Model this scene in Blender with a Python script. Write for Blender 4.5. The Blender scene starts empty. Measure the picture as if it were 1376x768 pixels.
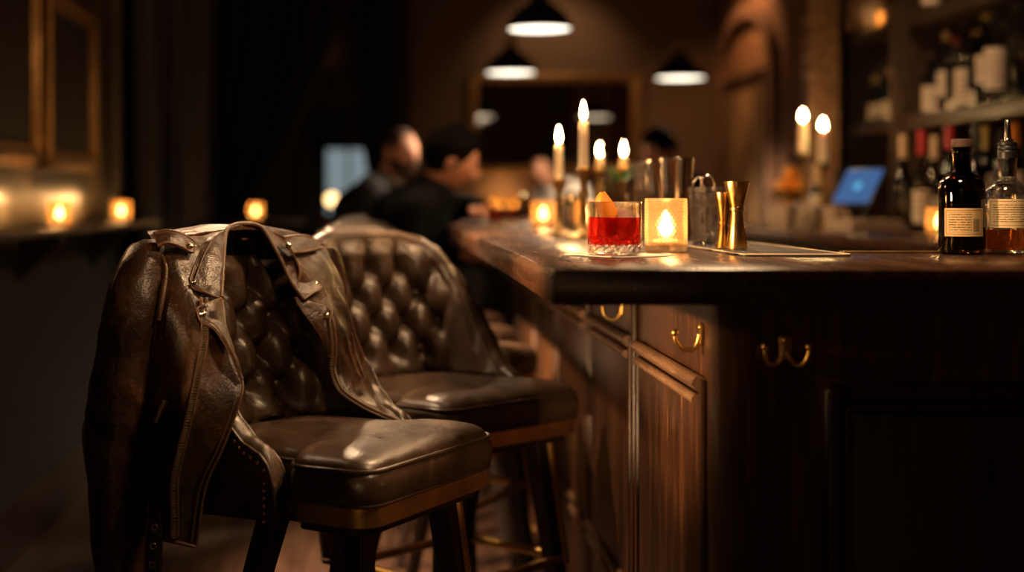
import bpy, bmesh, math, random
from mathutils import Vector, Matrix, noise
R = math.radians
PI = math.pi
random.seed(7)
SC = bpy.context.scene
COL = SC.collection

# ------------------------------------------------------------------ camera
CAM_Z, F, CX, CY = 1.16, 1911.0, 525.0, 268.0
cam_d = bpy.data.cameras.new('camera')
cam = bpy.data.objects.new('camera', cam_d)
COL.objects.link(cam)
cam.location = (0, 0, CAM_Z)
cam.rotation_euler = (PI / 2, 0, 0)
cam_d.sensor_width = 36.0
cam_d.lens = 36.0 * F / 1376
cam_d.shift_x = (688 - CX) / 1376
cam_d.shift_y = -(384 - CY) / 1376
cam_d.clip_start = 0.05
cam_d.dof.use_dof = True
cam_d.dof.focus_distance = 2.29
cam_d.dof.aperture_fstop = 1.65
SC.camera = cam
SC.view_settings.view_transform = 'Standard'
SC.view_settings.look = 'None'
SC.view_settings.gamma = 1
SC.view_settings.use_curve_mapping = False
SC.view_settings.exposure = 0.0


def P(px, py, d):
    """a place seen at this spot of the photograph, at depth d, as a point of the room"""
    return Vector(((px - CX) * d / F, d, CAM_Z - (py - CY) * d / F))


# ------------------------------------------------------------------ materials
def nm(name):
    m = bpy.data.materials.new(name)
    m.use_nodes = True
    nt = m.node_tree
    b = nt.nodes['Principled BSDF']
    return m, nt, b


def N(nt, kind, **kw):
    n = nt.nodes.new(kind)
    for k, v in kw.items():
        if hasattr(n, k):
            setattr(n, k, v)
        else:
            n.inputs[k].default_value = v
    return n


def ramp(nt, stops, src):
    r = nt.nodes.new('ShaderNodeValToRGB')
    e = r.color_ramp.elements
    while len(e) < len(stops):
        e.new(0.5)
    for i, (p, c) in enumerate(stops):
        e[i].position = p
        e[i].color = (*c, 1) if len(c) == 3 else c
    nt.links.new(src, r.inputs[0])
    return r


def coords(nt, scale=(1, 1, 1), rot=(0, 0, 0), kind='Object'):
    tc = nt.nodes.new('ShaderNodeTexCoord')
    mp = nt.nodes.new('ShaderNodeMapping')
    mp.inputs['Scale'].default_value = scale
    mp.inputs['Rotation'].default_value = rot
    nt.links.new(tc.outputs[kind], mp.inputs[0])
    return mp.outputs[0]


def simple(name, col, rough=0.5, metal=0.0, **kw):
    m, nt, b = nm(name)
    b.inputs['Base Color'].default_value = (*col, 1)
    b.inputs['Roughness'].default_value = rough
    b.inputs['Metallic'].default_value = metal
    for k, v in kw.items():
        b.inputs[k].default_value = v
    # a little irregularity in the finish
    n = N(nt, 'ShaderNodeTexNoise', Scale=14.0, Detail=3.0)
    nt.links.new(coords(nt), n.inputs['Vector'])
    mr = N(nt, 'ShaderNodeMapRange')
    mr.inputs['To Min'].default_value = rough * 0.85
    mr.inputs['To Max'].default_value = min(1, rough * 1.2)
    nt.links.new(n.outputs[0], mr.inputs[0])
    nt.links.new(mr.outputs[0], b.inputs['Roughness'])
    return m


def emit(name, col, s):
    m = bpy.data.materials.new(name)
    m.use_nodes = True
    nt = m.node_tree
    nt.nodes.clear()
    o = nt.nodes.new('ShaderNodeOutputMaterial')
    e = N(nt, 'ShaderNodeEmission')
    e.inputs[0].default_value = (*col, 1)
    e.inputs[1].default_value = s
    nt.links.new(e.outputs[0], o.inputs[0])
    return m


def wood(name, dark, mid, light, grain='z', rough=0.35, scale=1.0, bump=0.25, scratch=0.0):
    m, nt, b = nm(name)
    s = {'x': (1.2, 14, 14), 'y': (14, 1.2, 14), 'z': (14, 14, 1.2)}[grain]
    v = coords(nt, tuple(a * scale for a in s))
    n1 = N(nt, 'ShaderNodeTexNoise', Scale=2.2, Detail=9.0, Roughness=0.65, Distortion=0.8)
    nt.links.new(v, n1.inputs['Vector'])
    n2 = N(nt, 'ShaderNodeTexNoise', Scale=9.0, Detail=6.0, Roughness=0.7)
    nt.links.new(v, n2.inputs['Vector'])
    mx = N(nt, 'ShaderNodeMath', operation='MULTIPLY_ADD')
    mx.inputs[1].default_value = 0.35
    nt.links.new(n2.outputs[0], mx.inputs[0])
    nt.links.new(n1.outputs[0], mx.inputs[2])
    r = ramp(nt, [(0.45, dark), (0.66, mid), (0.9, light)], mx.outputs[0])
    col = r.outputs[0]
    if scratch:
        ss = {'x': (2, 60, 60), 'y': (60, 2, 60), 'z': (60, 60, 2.5)}[grain]
        v2 = coords(nt, ss)
        n3 = N(nt, 'ShaderNodeTexNoise', Scale=1.7, Detail=2.0)
        nt.links.new(v2, n3.inputs['Vector'])
        r3 = ramp(nt, [(0.735, (0, 0, 0)), (0.76, (scratch,) * 3)], n3.outputs[0])
        mix = N(nt, 'ShaderNodeMixRGB')
        nt.links.new(r3.outputs[0], mix.inputs[0])
        nt.links.new(col, mix.inputs[1])
        mix.inputs[2].default_value = (*[min(1, c * 3.0 + 0.05) for c in light], 1)
        col = mix.outputs[0]
    nt.links.new(col, b.inputs['Base Color'])
    mr = N(nt, 'ShaderNodeMapRange')
    mr.inputs['To Min'].default_value = rough * 0.75
    mr.inputs['To Max'].default_value = min(1, rough * 1.35)
    nt.links.new(n1.outputs[0], mr.inputs[0])
    nt.links.new(mr.outputs[0], b.inputs['Roughness'])
    bp = N(nt, 'ShaderNodeBump', Strength=bump, Distance=0.003)
    nt.links.new(mx.outputs[0], bp.inputs['Height'])
    nt.links.new(bp.outputs[0], b.inputs['Normal'])
    return m


def leather(name, dark, mid, worn, rough=0.36, wear=0.62, fine=260.0, bump=0.25, wrinkle=0.5, edge=True, spec=.5):
    m, nt, b = nm(name)
    b.inputs['Specular IOR Level'].default_value = spec
    v = coords(nt)
    n1 = N(nt, 'ShaderNodeTexNoise', Scale=9.0, Detail=9.0, Roughness=0.68, Distortion=0.3)
    nt.links.new(v, n1.inputs['Vector'])
    r = ramp(nt, [(0.36, dark), (wear, mid), (wear + 0.2, worn)], n1.outputs[0])
    col = r.outputs[0]
    # thin scuffs
    v2 = coords(nt, (30, 7, 24), (0.4, 0.7, 0.5))
    n4 = N(nt, 'ShaderNodeTexNoise', Scale=2.2, Detail=3.0, Distortion=1.6)
    nt.links.new(v2, n4.inputs['Vector'])
    r4 = ramp(nt, [(0.69, (0, 0, 0)), (0.74, (0.55,) * 3)], n4.outputs[0])
    mx = N(nt, 'ShaderNodeMixRGB')
    nt.links.new(r4.outputs[0], mx.inputs[0])
    nt.links.new(col, mx.inputs[1])
    mx.inputs[2].default_value = (*worn, 1)
    col = mx.outputs[0]
    if edge:
        g = N(nt, 'ShaderNodeNewGeometry')
        r5 = ramp(nt, [(0.52, (0, 0, 0)), (0.60, (0.75,) * 3)], g.outputs['Pointiness'])
        mx2 = N(nt, 'ShaderNodeMixRGB')
        nt.links.new(r5.outputs[0], mx2.inputs[0])
        nt.links.new(col, mx2.inputs[1])
        mx2.inputs[2].default_value = (*worn, 1)
        col = mx2.outputs[0]
    nt.links.new(col, b.inputs['Base Color'])
    mr = N(nt, 'ShaderNodeMapRange')
    mr.inputs['From Min'].default_value = 0.3
    mr.inputs['From Max'].default_value = 0.7
    mr.inputs['To Min'].default_value = rough * 0.8
    mr.inputs['To Max'].default_value = rough * 1.4
    nt.links.new(n1.outputs[0], mr.inputs[0])
    nt.links.new(mr.outputs[0], b.inputs['Roughness'])
    vo = N(nt, 'ShaderNodeTexVoronoi', Scale=fine)
    nt.links.new(v, vo.inputs['Vector'])
    b1 = N(nt, 'ShaderNodeBump', Strength=bump, Distance=0.0012)
    nt.links.new(vo.outputs['Distance'], b1.inputs['Height'])
    n5 = N(nt, 'ShaderNodeTexNoise', Scale=26.0, Detail=5.0, Distortion=1.2)
    nt.links.new(v, n5.inputs['Vector'])
    b2 = N(nt, 'ShaderNodeBump', Strength=wrinkle, Distance=0.006)
    nt.links.new(n5.outputs[0], b2.inputs['Height'])
    nt.links.new(b1.outputs[0], b2.inputs['Normal'])
    nt.links.new(b2.outputs[0], b.inputs['Normal'])
    return m


def glass(name, col=(1, 1, 1), rough=0.0, ior=1.45, milk=0.0, milkcol=None, clear=0.0, clearcol=None):
    """clear or coloured glass; milk = share of light it scatters through, clear = share that passes unbent"""
    m, nt, b = nm(name)
    b.inputs['Base Color'].default_value = (*col, 1)
    b.inputs['Roughness'].default_value = rough
    b.inputs['IOR'].default_value = ior
    b.inputs['Transmission Weight'].default_value = 1.0
    last = b
    if clear:
        t = N(nt, 'ShaderNodeBsdfTransparent')
        t.inputs[0].default_value = (*(clearcol or col), 1)
        mx = N(nt, 'ShaderNodeMixShader')
        mx.inputs[0].default_value = clear
        nt.links.new(b.outputs[0], mx.inputs[1])
        nt.links.new(t.outputs[0], mx.inputs[2])
        nt.links.new(mx.outputs[0], nt.nodes['Material Output'].inputs[0])
        last = mx
    if milk:
        t = N(nt, 'ShaderNodeBsdfTranslucent')
        t.inputs[0].default_value = (*(milkcol or col), 1)
        mx = N(nt, 'ShaderNodeMixShader')
        mx.inputs[0].default_value = milk
        nt.links.new(last.outputs[0], mx.inputs[1])
        nt.links.new(t.outputs[0], mx.inputs[2])
        nt.links.new(mx.outputs[0], nt.nodes['Material Output'].inputs[0])
    return m


def thinglass(name, col=(1, 1, 1), gloss=0.12, tint=0.9):
    """thin clear glass for small far vessels"""
    m = bpy.data.materials.new(name)
    m.use_nodes = True
    nt = m.node_tree
    nt.nodes.clear()
    o = nt.nodes.new('ShaderNodeOutputMaterial')
    t = N(nt, 'ShaderNodeBsdfTransparent')
    t.inputs[0].default_value = (*[c * tint for c in col], 1)
    g = N(nt, 'ShaderNodeBsdfGlossy')
    g.inputs['Roughness'].default_value = 0.04
    lw = N(nt, 'ShaderNodeLayerWeight', Blend=0.25)
    ad = N(nt, 'ShaderNodeMath', operation='MULTIPLY_ADD')
    nt.links.new(lw.outputs['Facing'], ad.inputs[0])
    ad.inputs[1].default_value = 0.35
    ad.inputs[2].default_value = gloss * 0.4
    mx = N(nt, 'ShaderNodeMixShader')
    nt.links.new(ad.outputs[0], mx.inputs[0])
    nt.links.new(t.outputs[0], mx.inputs[1])
    nt.links.new(g.outputs[0], mx.inputs[2])
    nt.links.new(mx.outputs[0], o.inputs[0])
    return m


def brushed(name, col, rough=0.26, axis='z'):
    m, nt, b = nm(name)
    b.inputs['Metallic'].default_value = 1.0
    s = {'x': (1, 90, 90), 'y': (90, 1, 90), 'z': (90, 90, 1)}[axis]
    n = N(nt, 'ShaderNodeTexNoise', Scale=4.0, Detail=4.0)
    nt.links.new(coords(nt, s), n.inputs['Vector'])
    n2 = N(nt, 'ShaderNodeTexNoise', Scale=18.0, Detail=4.0)
    nt.links.new(coords(nt), n2.inputs['Vector'])
    r = ramp(nt, [(0.3, tuple(c * 0.55 for c in col)), (0.62, col)], n2.outputs[0])
    nt.links.new(r.outputs[0], b.inputs['Base Color'])
    mr = N(nt, 'ShaderNodeMapRange')
    mr.inputs['To Min'].default_value = rough * 0.7
    mr.inputs['To Max'].default_value = rough * 1.4
    nt.links.new(n.outputs[0], mr.inputs[0])
    nt.links.new(mr.outputs[0], b.inputs['Roughness'])
    bp = N(nt, 'ShaderNodeBump', Strength=0.06, Distance=0.001)
    nt.links.new(n.outputs[0], bp.inputs['Height'])
    nt.links.new(bp.outputs[0], b.inputs['Normal'])
    return m


def label_mat(name, paper, ink, rows=11, barcode=True, seed=1.0):
    """printed paper label: rule frame, lines of tiny unreadable print, a bar code block (UV)"""
    m, nt, b = nm(name)
    tc = nt.nodes.new('ShaderNodeTexCoord')
    sp = N(nt, 'ShaderNodeSeparateXYZ')
    nt.links.new(tc.outputs['UV'], sp.inputs[0])
    U, V = sp.outputs[0], sp.outputs[1]

    def mth(op, a, bb=0.0, c=None):
        n = N(nt, 'ShaderNodeMath', operation=op)
        for i, x in enumerate((a, bb) if c is None else (a, bb, c)):
            if isinstance(x, (int, float)):
                n.inputs[i].default_value = x
            else:
                nt.links.new(x, n.inputs[i])
        return n.outputs[0]

    def inside(x, lo, hi):
        return mth('MULTIPLY', mth('GREATER_THAN', x, lo), mth('LESS_THAN', x, hi))
    row = mth('FLOOR', mth('MULTIPLY', V, rows))
    fr = mth('FRACT', mth('MULTIPLY', V, rows))
    cb = N(nt, 'ShaderNodeCombineXYZ')
    nt.links.new(mth('MULTIPLY', U, 26.0), cb.inputs[0])
    nt.links.new(mth('MULTIPLY', row, 3.7), cb.inputs[1])
    cb.inputs[2].default_value = seed
    n = N(nt, 'ShaderNodeTexNoise', Scale=1.6, Detail=3.0, Roughness=0.8)
    nt.links.new(cb.outputs[0], n.inputs['Vector'])
    words = mth('MULTIPLY', mth('GREATER_THAN', n.outputs[0], 0.45), inside(fr, 0.30, 0.72))
    textbox = mth('MULTIPLY', inside(U, 0.12, 0.66 if barcode else 0.88), inside(V, 0.14, 0.86))
    ink_f = mth('MULTIPLY', words, textbox)
    frame = mth('SUBTRACT', mth('MULTIPLY', inside(U, 0.045, 0.955), inside(V, 0.07, 0.93)),
                mth('MULTIPLY', inside(U, 0.06, 0.94), inside(V, 0.095, 0.905)))
    ink_f = mth('MAXIMUM', ink_f, mth('MULTIPLY', frame, 0.8))
    if barcode:
        bars = mth('GREATER_THAN', mth('FRACT', mth('MULTIPLY', V, 31.0)), 0.35)
        blk = mth('MULTIPLY', inside(U, 0.70, 0.87), inside(V, 0.17, 0.62))
        ink_f = mth('MAXIMUM', ink_f, mth('MULTIPLY', bars, blk))
    mx = N(nt, 'ShaderNodeMixRGB')
    nt.links.new(ink_f, mx.inputs[0])
    mx.inputs[1].default_value = (*paper, 1)
    mx.inputs[2].default_value = (*ink, 1)
    nt.links.new(mx.outputs[0], b.inputs['Base Color'])
    b.inputs['Roughness'].default_value = 0.7
    return m


M = {}
M['stool_leather'] = leather('stool_leather', (0.025, 0.0135, 0.0075), (0.052, 0.029, 0.0165), (0.16, 0.095, 0.055), rough=0.32, wear=0.60, fine=340, bump=0.12, wrinkle=0.22, edge=False)
M['jacket'] = leather('jacket_leather', (0.010, 0.0052, 0.003), (0.036, 0.0155, 0.0066), (0.18, 0.083, 0.032), rough=0.34, wear=0.56, fine=260, bump=0.30, wrinkle=0.36, spec=.32)
M['jacket_edge'] = leather('jacket_edge', (0.012, 0.006, 0.0035), (0.036, 0.016, 0.0075), (0.15, 0.07, 0.03), rough=0.40, wear=0.56, fine=300, spec=.4)
M['lining'] = simple('lining', (0.010, 0.008, 0.007), 0.6)
M['bar_top'] = wood('bar_top_wood', (0.010, 0.0045, 0.0025), (0.040, 0.0155, 0.007), (0.080, 0.033, 0.015), 'y', rough=0.25, bump=0.10)
M['bar_wood'] = wood('bar_wood', (0.009, 0.0045, 0.0026), (0.052, 0.021, 0.009), (0.14, 0.058, 0.021), 'z', rough=0.32, bump=0.4, scratch=0.8)
M['dark_wood'] = wood('dark_wood', (0.007, 0.0042, 0.0028), (0.018, 0.010, 0.0058), (0.042, 0.023, 0.013), 'z', rough=0.40)
M['leg_wood'] = wood('leg_wood', (0.009, 0.005, 0.004), (0.018, 0.010, 0.007), (0.035, 0.018, 0.011), 'z', rough=0.32)
M['shelf_wood'] = wood('shelf_wood', (0.018, 0.010, 0.006), (0.045, 0.025, 0.014), (0.085, 0.048, 0.026), 'y', rough=0.42)
M['moulding'] = wood('moulding_wood', (0.10, 0.054, 0.030), (0.22, 0.125, 0.070), (0.32, 0.19, 0.11), 'y', rough=0.25)  # lighter than the bar wood, bright highlights put into the colour
M['brass'] = brushed('brass', (0.80, 0.50, 0.16), 0.36, 'y')
M['jigger_brass'] = brushed('polished_brass', (0.80, 0.50, 0.17), 0.22)
M['brass_dark'] = brushed('brass_aged', (0.50, 0.31, 0.11), 0.34)
M['gold_frame'] = brushed('gilt_frame', (0.42, 0.24, 0.09), 0.45)
M['steel'] = brushed('steel', (0.85, 0.79, 0.70), 0.13)
M['zip'] = brushed('zip_metal', (0.55, 0.45, 0.32), 0.3)
M['snap'] = brushed('snap_metal', (0.75, 0.66, 0.50), 0.22)
M['black_metal'] = simple('black_metal', (0.010, 0.010, 0.010), 0.3, 0.6)
M['black_plastic'] = simple('black_plastic', (0.008, 0.008, 0.008), 0.4)
M['clear'] = glass('clear_glass', clear=.28)
M['drink'] = glass('red_drink', (0.95, 0.06, 0.045), 0.0, 1.34, 0.26, (1.0, 0.025, 0.03), clear=.66, clearcol=(.97, .20, .13))
M['peel'] = simple('orange_peel', (0.85, 0.26, 0.012), 0.45, **{'Subsurface Weight': 0.25, 'Subsurface Scale': 0.01})
M['pith'] = simple('orange_pith', (0.85, 0.50, 0.14), 0.6)
M['ice'] = glass('ice', (1, 0.98, 0.95), 0.03, 1.31, 0.10, (0.95, 0.85, 0.75), clear=.15)
M['ball_ice'] = glass('clear_ice', (1, 0.98, 0.95), 0.05, 1.31, 0.50, (1.0, 0.92, 0.82), clear=.2)
M['amber_glass'] = glass('amber_votive_glass', (1.0, 0.80, 0.54), 0.38, 1.25, 0.14, (1.0, 0.64, 0.34))
M['amber_clear'] = glass('clear_amber_votive_glass', (1.0, 0.80, 0.50), 0.10, 1.2, 0.20, (1.0, 0.62, 0.28))
M['wax'] = simple('wax', (0.85, 0.70, 0.48), 0.5, **{'Subsurface Weight': 0.4, 'Subsurface Scale': 0.02})
M['flame'] = emit('flame', (1.0, 0.62, 0.26), 90.0)
M['wick'] = simple('wick', (0.02, 0.015, 0.01), 0.8)
M['paper'] = simple('paper_napkin', (0.62, 0.55, 0.46), 0.8)
M['dark_glass'] = glass('dark_bottle_glass', (0.10, 0.045, 0.012), 0.0, 1.45)
M['black_liquor'] = simple('dark_spirit', (0.004, 0.002, 0.001), 0.15)
M['whisky'] = glass('amber_spirit', (0.90, 0.30, 0.05), 0.0, 1.36, 0.15, (0.9, 0.30, 0.05))
M['cork'] = wood('cork', (0.022, 0.010, 0.006), (0.05, 0.023, 0.013), (0.085, 0.042, 0.024), 'x', rough=0.7)
M['label_dark'] = label_mat('bottle_label_print', (0.46, 0.31, 0.14), (0.08, 0.06, 0.03), 11, True, 1.3)
M['label_cream'] = label_mat('bottle_label_cream', (0.50, 0.38, 0.21), (0.12, 0.09, 0.05), 12, False, 4.1)
M['rubber'] = simple('rubber_mat', (0.030, 0.024, 0.020), 0.55)
M['plaster'] = simple('brown_plaster', (0.13, 0.075, 0.042), 0.8)
M['ceil'] = simple('dark_ceiling', (0.02, 0.014, 0.010), 0.9)
M['wall_left'] = simple('olive_panelling', (0.060, 0.042, 0.022), 0.30)
M['wall_low'] = simple('dark_green_dado', (0.006, 0.0075, 0.0058), 0.6)
M['curtain'] = simple('dark_curtain', (0.020, 0.014, 0.010), 0.85, **{'Sheen Weight': 0.3})
M['black_curtain'] = simple('black_drape', (0.006, 0.006, 0.006), 0.9)
M['canvas'] = simple('dark_canvas', (0.010, 0.009, 0.007), 0.5)
M['mirror'] = simple('mirror_glass', (0.55, 0.48, 0.40), 0.03, 1.0)
M['skin'] = simple('skin', (0.50, 0.23, 0.14), 0.5, **{'Subsurface Weight': 0.1, 'Subsurface Scale': 0.01})
M['hair'] = simple('dark_hair', (0.003, 0.0022, 0.0018), 0.75, **{'Specular IOR Level': .03})
M['beard'] = simple('short_beard', (0.05, 0.025, 0.014), 0.7)
M['black_cloth'] = simple('black_cloth', (0.006, 0.0065, 0.007), 0.85, **{'Specular IOR Level': .03})
M['grey_cloth'] = simple('charcoal_cloth', (0.014, 0.014, 0.015), 0.85, **{'Specular IOR Level': .15})
M['shirt'] = simple('pale_shirt', (0.33, 0.29, 0.25), 0.85)
M['denim'] = simple('grey_denim', (0.06, 0.063, 0.066), 0.85, **{'Specular IOR Level': .15})
M['lamp_black'] = simple('black_enamel', (0.010, 0.010, 0.010), 0.35)
M['lamp_disc'] = emit('lit_diffuser', (1.0, 0.86, 0.66), 2.6)
M['screen'] = emit('blue_screen', (0.07, 0.16, 0.38), 0.5)
M['screen_dot'] = emit('cyan_disc', (0.10, 0.42, 0.62), .75)
M['daylight'] = emit('street_light_glass', (0.30, 0.37, 0.39), 0.42)
M['bottle_green'] = thinglass('green_glass', (0.10, 0.28, 0.08))
M['bottle_clear'] = thinglass('pale_glass', (0.85, 0.78, 0.66))
M['bottle_brown'] = thinglass('brown_glass', (0.22, 0.09, 0.03))
M['liq_amber'] = thinglass('amber_liquor', (0.65, 0.22, 0.05), 0.05)
M['label_white'] = label_mat('shelf_label_white', (0.62, 0.52, 0.40), (0.25, 0.16, 0.10), 6, False, 7.7)
M['cap_red'] = simple('red_cap', (0.45, 0.03, 0.03), 0.4)
M['cap_beige'] = simple('beige_cap', (0.55, 0.38, 0.22), 0.5)
M['cap_yellow'] = simple('yellow_cap', (0.50, 0.36, 0.10), 0.5)
M['orange_fruit'] = simple('orange_fruit', (0.85, 0.30, 0.02), 0.5)
M['leaf'] = simple('mint_leaf', (0.03, 0.20, 0.035), 0.5)
M['ceramic'] = simple('pale_ceramic', (0.50, 0.38, 0.27), 0.5)
M['towel'] = simple('towel', (0.42, 0.32, 0.24), 0.9)


def floor_mat():
    m, nt, b = nm('floor_planks')
    v = coords(nt, (1, 1, 1), (0, 0, PI / 2))
    bt = N(nt, 'ShaderNodeTexBrick', Scale=1.0)
    bt.inputs['Brick Width'].default_value = 1.7
    bt.inputs['Row Height'].default_value = 0.14
    bt.inputs['Mortar Size'].default_value = 0.004
    bt.inputs['Color1'].default_value = (0.30, 0.30, 0.30, 1)
    bt.inputs['Color2'].default_value = (0.75, 0.75, 0.75, 1)
    bt.inputs['Mortar'].default_value = (0.02, 0.02, 0.02, 1)
    nt.links.new(v, bt.inputs['Vector'])
    n = N(nt, 'ShaderNodeTexNoise', Scale=3.0, Detail=8.0, Roughness=0.65, Distortion=0.6)
    nt.links.new(coords(nt, (9, 0.9, 9)), n.inputs['Vector'])
    r = ramp(nt, [(0.3, (0.06, 0.032, 0.02)), (0.55, (0.16, 0.09, 0.058)), (0.8, (0.27, 0.165, 0.11))], n.outputs[0])
    mx = N(nt, 'ShaderNodeMixRGB', blend_type='MULTIPLY')
    mx.inputs[0].default_value = 0.85
    nt.links.new(r.outputs[0], mx.inputs[1])
    nt.links.new(bt.outputs[0], mx.inputs[2])
    nt.links.new(mx.outputs[0], b.inputs['Base Color'])
    b.inputs['Roughness'].default_value = 0.42
    bp = N(nt, 'ShaderNodeBump', Strength=0.3, Distance=0.003)
    nt.links.new(mx.outputs[0], bp.inputs['Height'])
    nt.links.new(bp.outputs[0], b.inputs['Normal'])
    return m


def brick_mat(name, c1, c2, mortar, axis='y'):
    m, nt, b = nm(name)
    tc = nt.nodes.new('ShaderNodeTexCoord')
    sp = N(nt, 'ShaderNodeSeparateXYZ')
    nt.links.new(tc.outputs['Object'], sp.inputs[0])
    ad = N(nt, 'ShaderNodeMath', operation='ADD')
    nt.links.new(sp.outputs[0], ad.inputs[0])
    nt.links.new(sp.outputs[1], ad.inputs[1])
    cb = N(nt, 'ShaderNodeCombineXYZ')
    nt.links.new(ad.outputs[0], cb.inputs[0])
    nt.links.new(sp.outputs[2], cb.inputs[1])
    bt = N(nt, 'ShaderNodeTexBrick', Scale=1.0)
    bt.inputs['Brick Width'].default_value = 0.22
    bt.inputs['Row Height'].default_value = 0.072
    bt.inputs['Mortar Size'].default_value = 0.008
    bt.inputs['Color1'].default_value = (*c1, 1)
    bt.inputs['Color2'].default_value = (*c2, 1)
    bt.inputs['Mortar'].default_value = (*mortar, 1)
    nt.links.new(cb.outputs[0], bt.inputs['Vector'])
    n = N(nt, 'ShaderNodeTexNoise', Scale=5.0, Detail=6.0)
    nt.links.new(tc.outputs['Object'], n.inputs['Vector'])
    mx = N(nt, 'ShaderNodeMixRGB', blend_type='MULTIPLY')
    mx.inputs[0].default_value = 0.6
    nt.links.new(bt.outputs[0], mx.inputs[1])
    nt.links.new(n.outputs[0], mx.inputs[2])
    nt.links.new(mx.outputs[0], b.inputs['Base Color'])
    b.inputs['Roughness'].default_value = 0.85
    bp = N(nt, 'ShaderNodeBump', Strength=0.5, Distance=0.01)
    nt.links.new(bt.outputs[0], bp.inputs['Height'])
    nt.links.new(bp.outputs[0], b.inputs['Normal'])
    return m


M['floor'] = floor_mat()
M['brick'] = brick_mat('red_brick', (0.24, 0.10, 0.05), (0.34, 0.16, 0.08), (0.10, 0.07, 0.05))


def mural_mat():
    m, nt, b = nm('weathered_panel_paint')
    n = N(nt, 'ShaderNodeTexNoise', Scale=2.6, Detail=8.0, Roughness=0.6, Distortion=1.5)
    nt.links.new(coords(nt, (2.5, 2.5, 0.7)), n.inputs['Vector'])
    r = ramp(nt, [(0.35, (0.05, 0.03, 0.018)), (0.5, (0.22, 0.12, 0.05)), (0.62, (0.42, 0.25, 0.11)), (0.8, (0.16, 0.09, 0.05))], n.outputs[0])
    nt.links.new(r.outputs[0], b.inputs['Base Color'])
    b.inputs['Roughness'].default_value = 0.8
    return m


M['mural'] = mural_mat()


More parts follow.
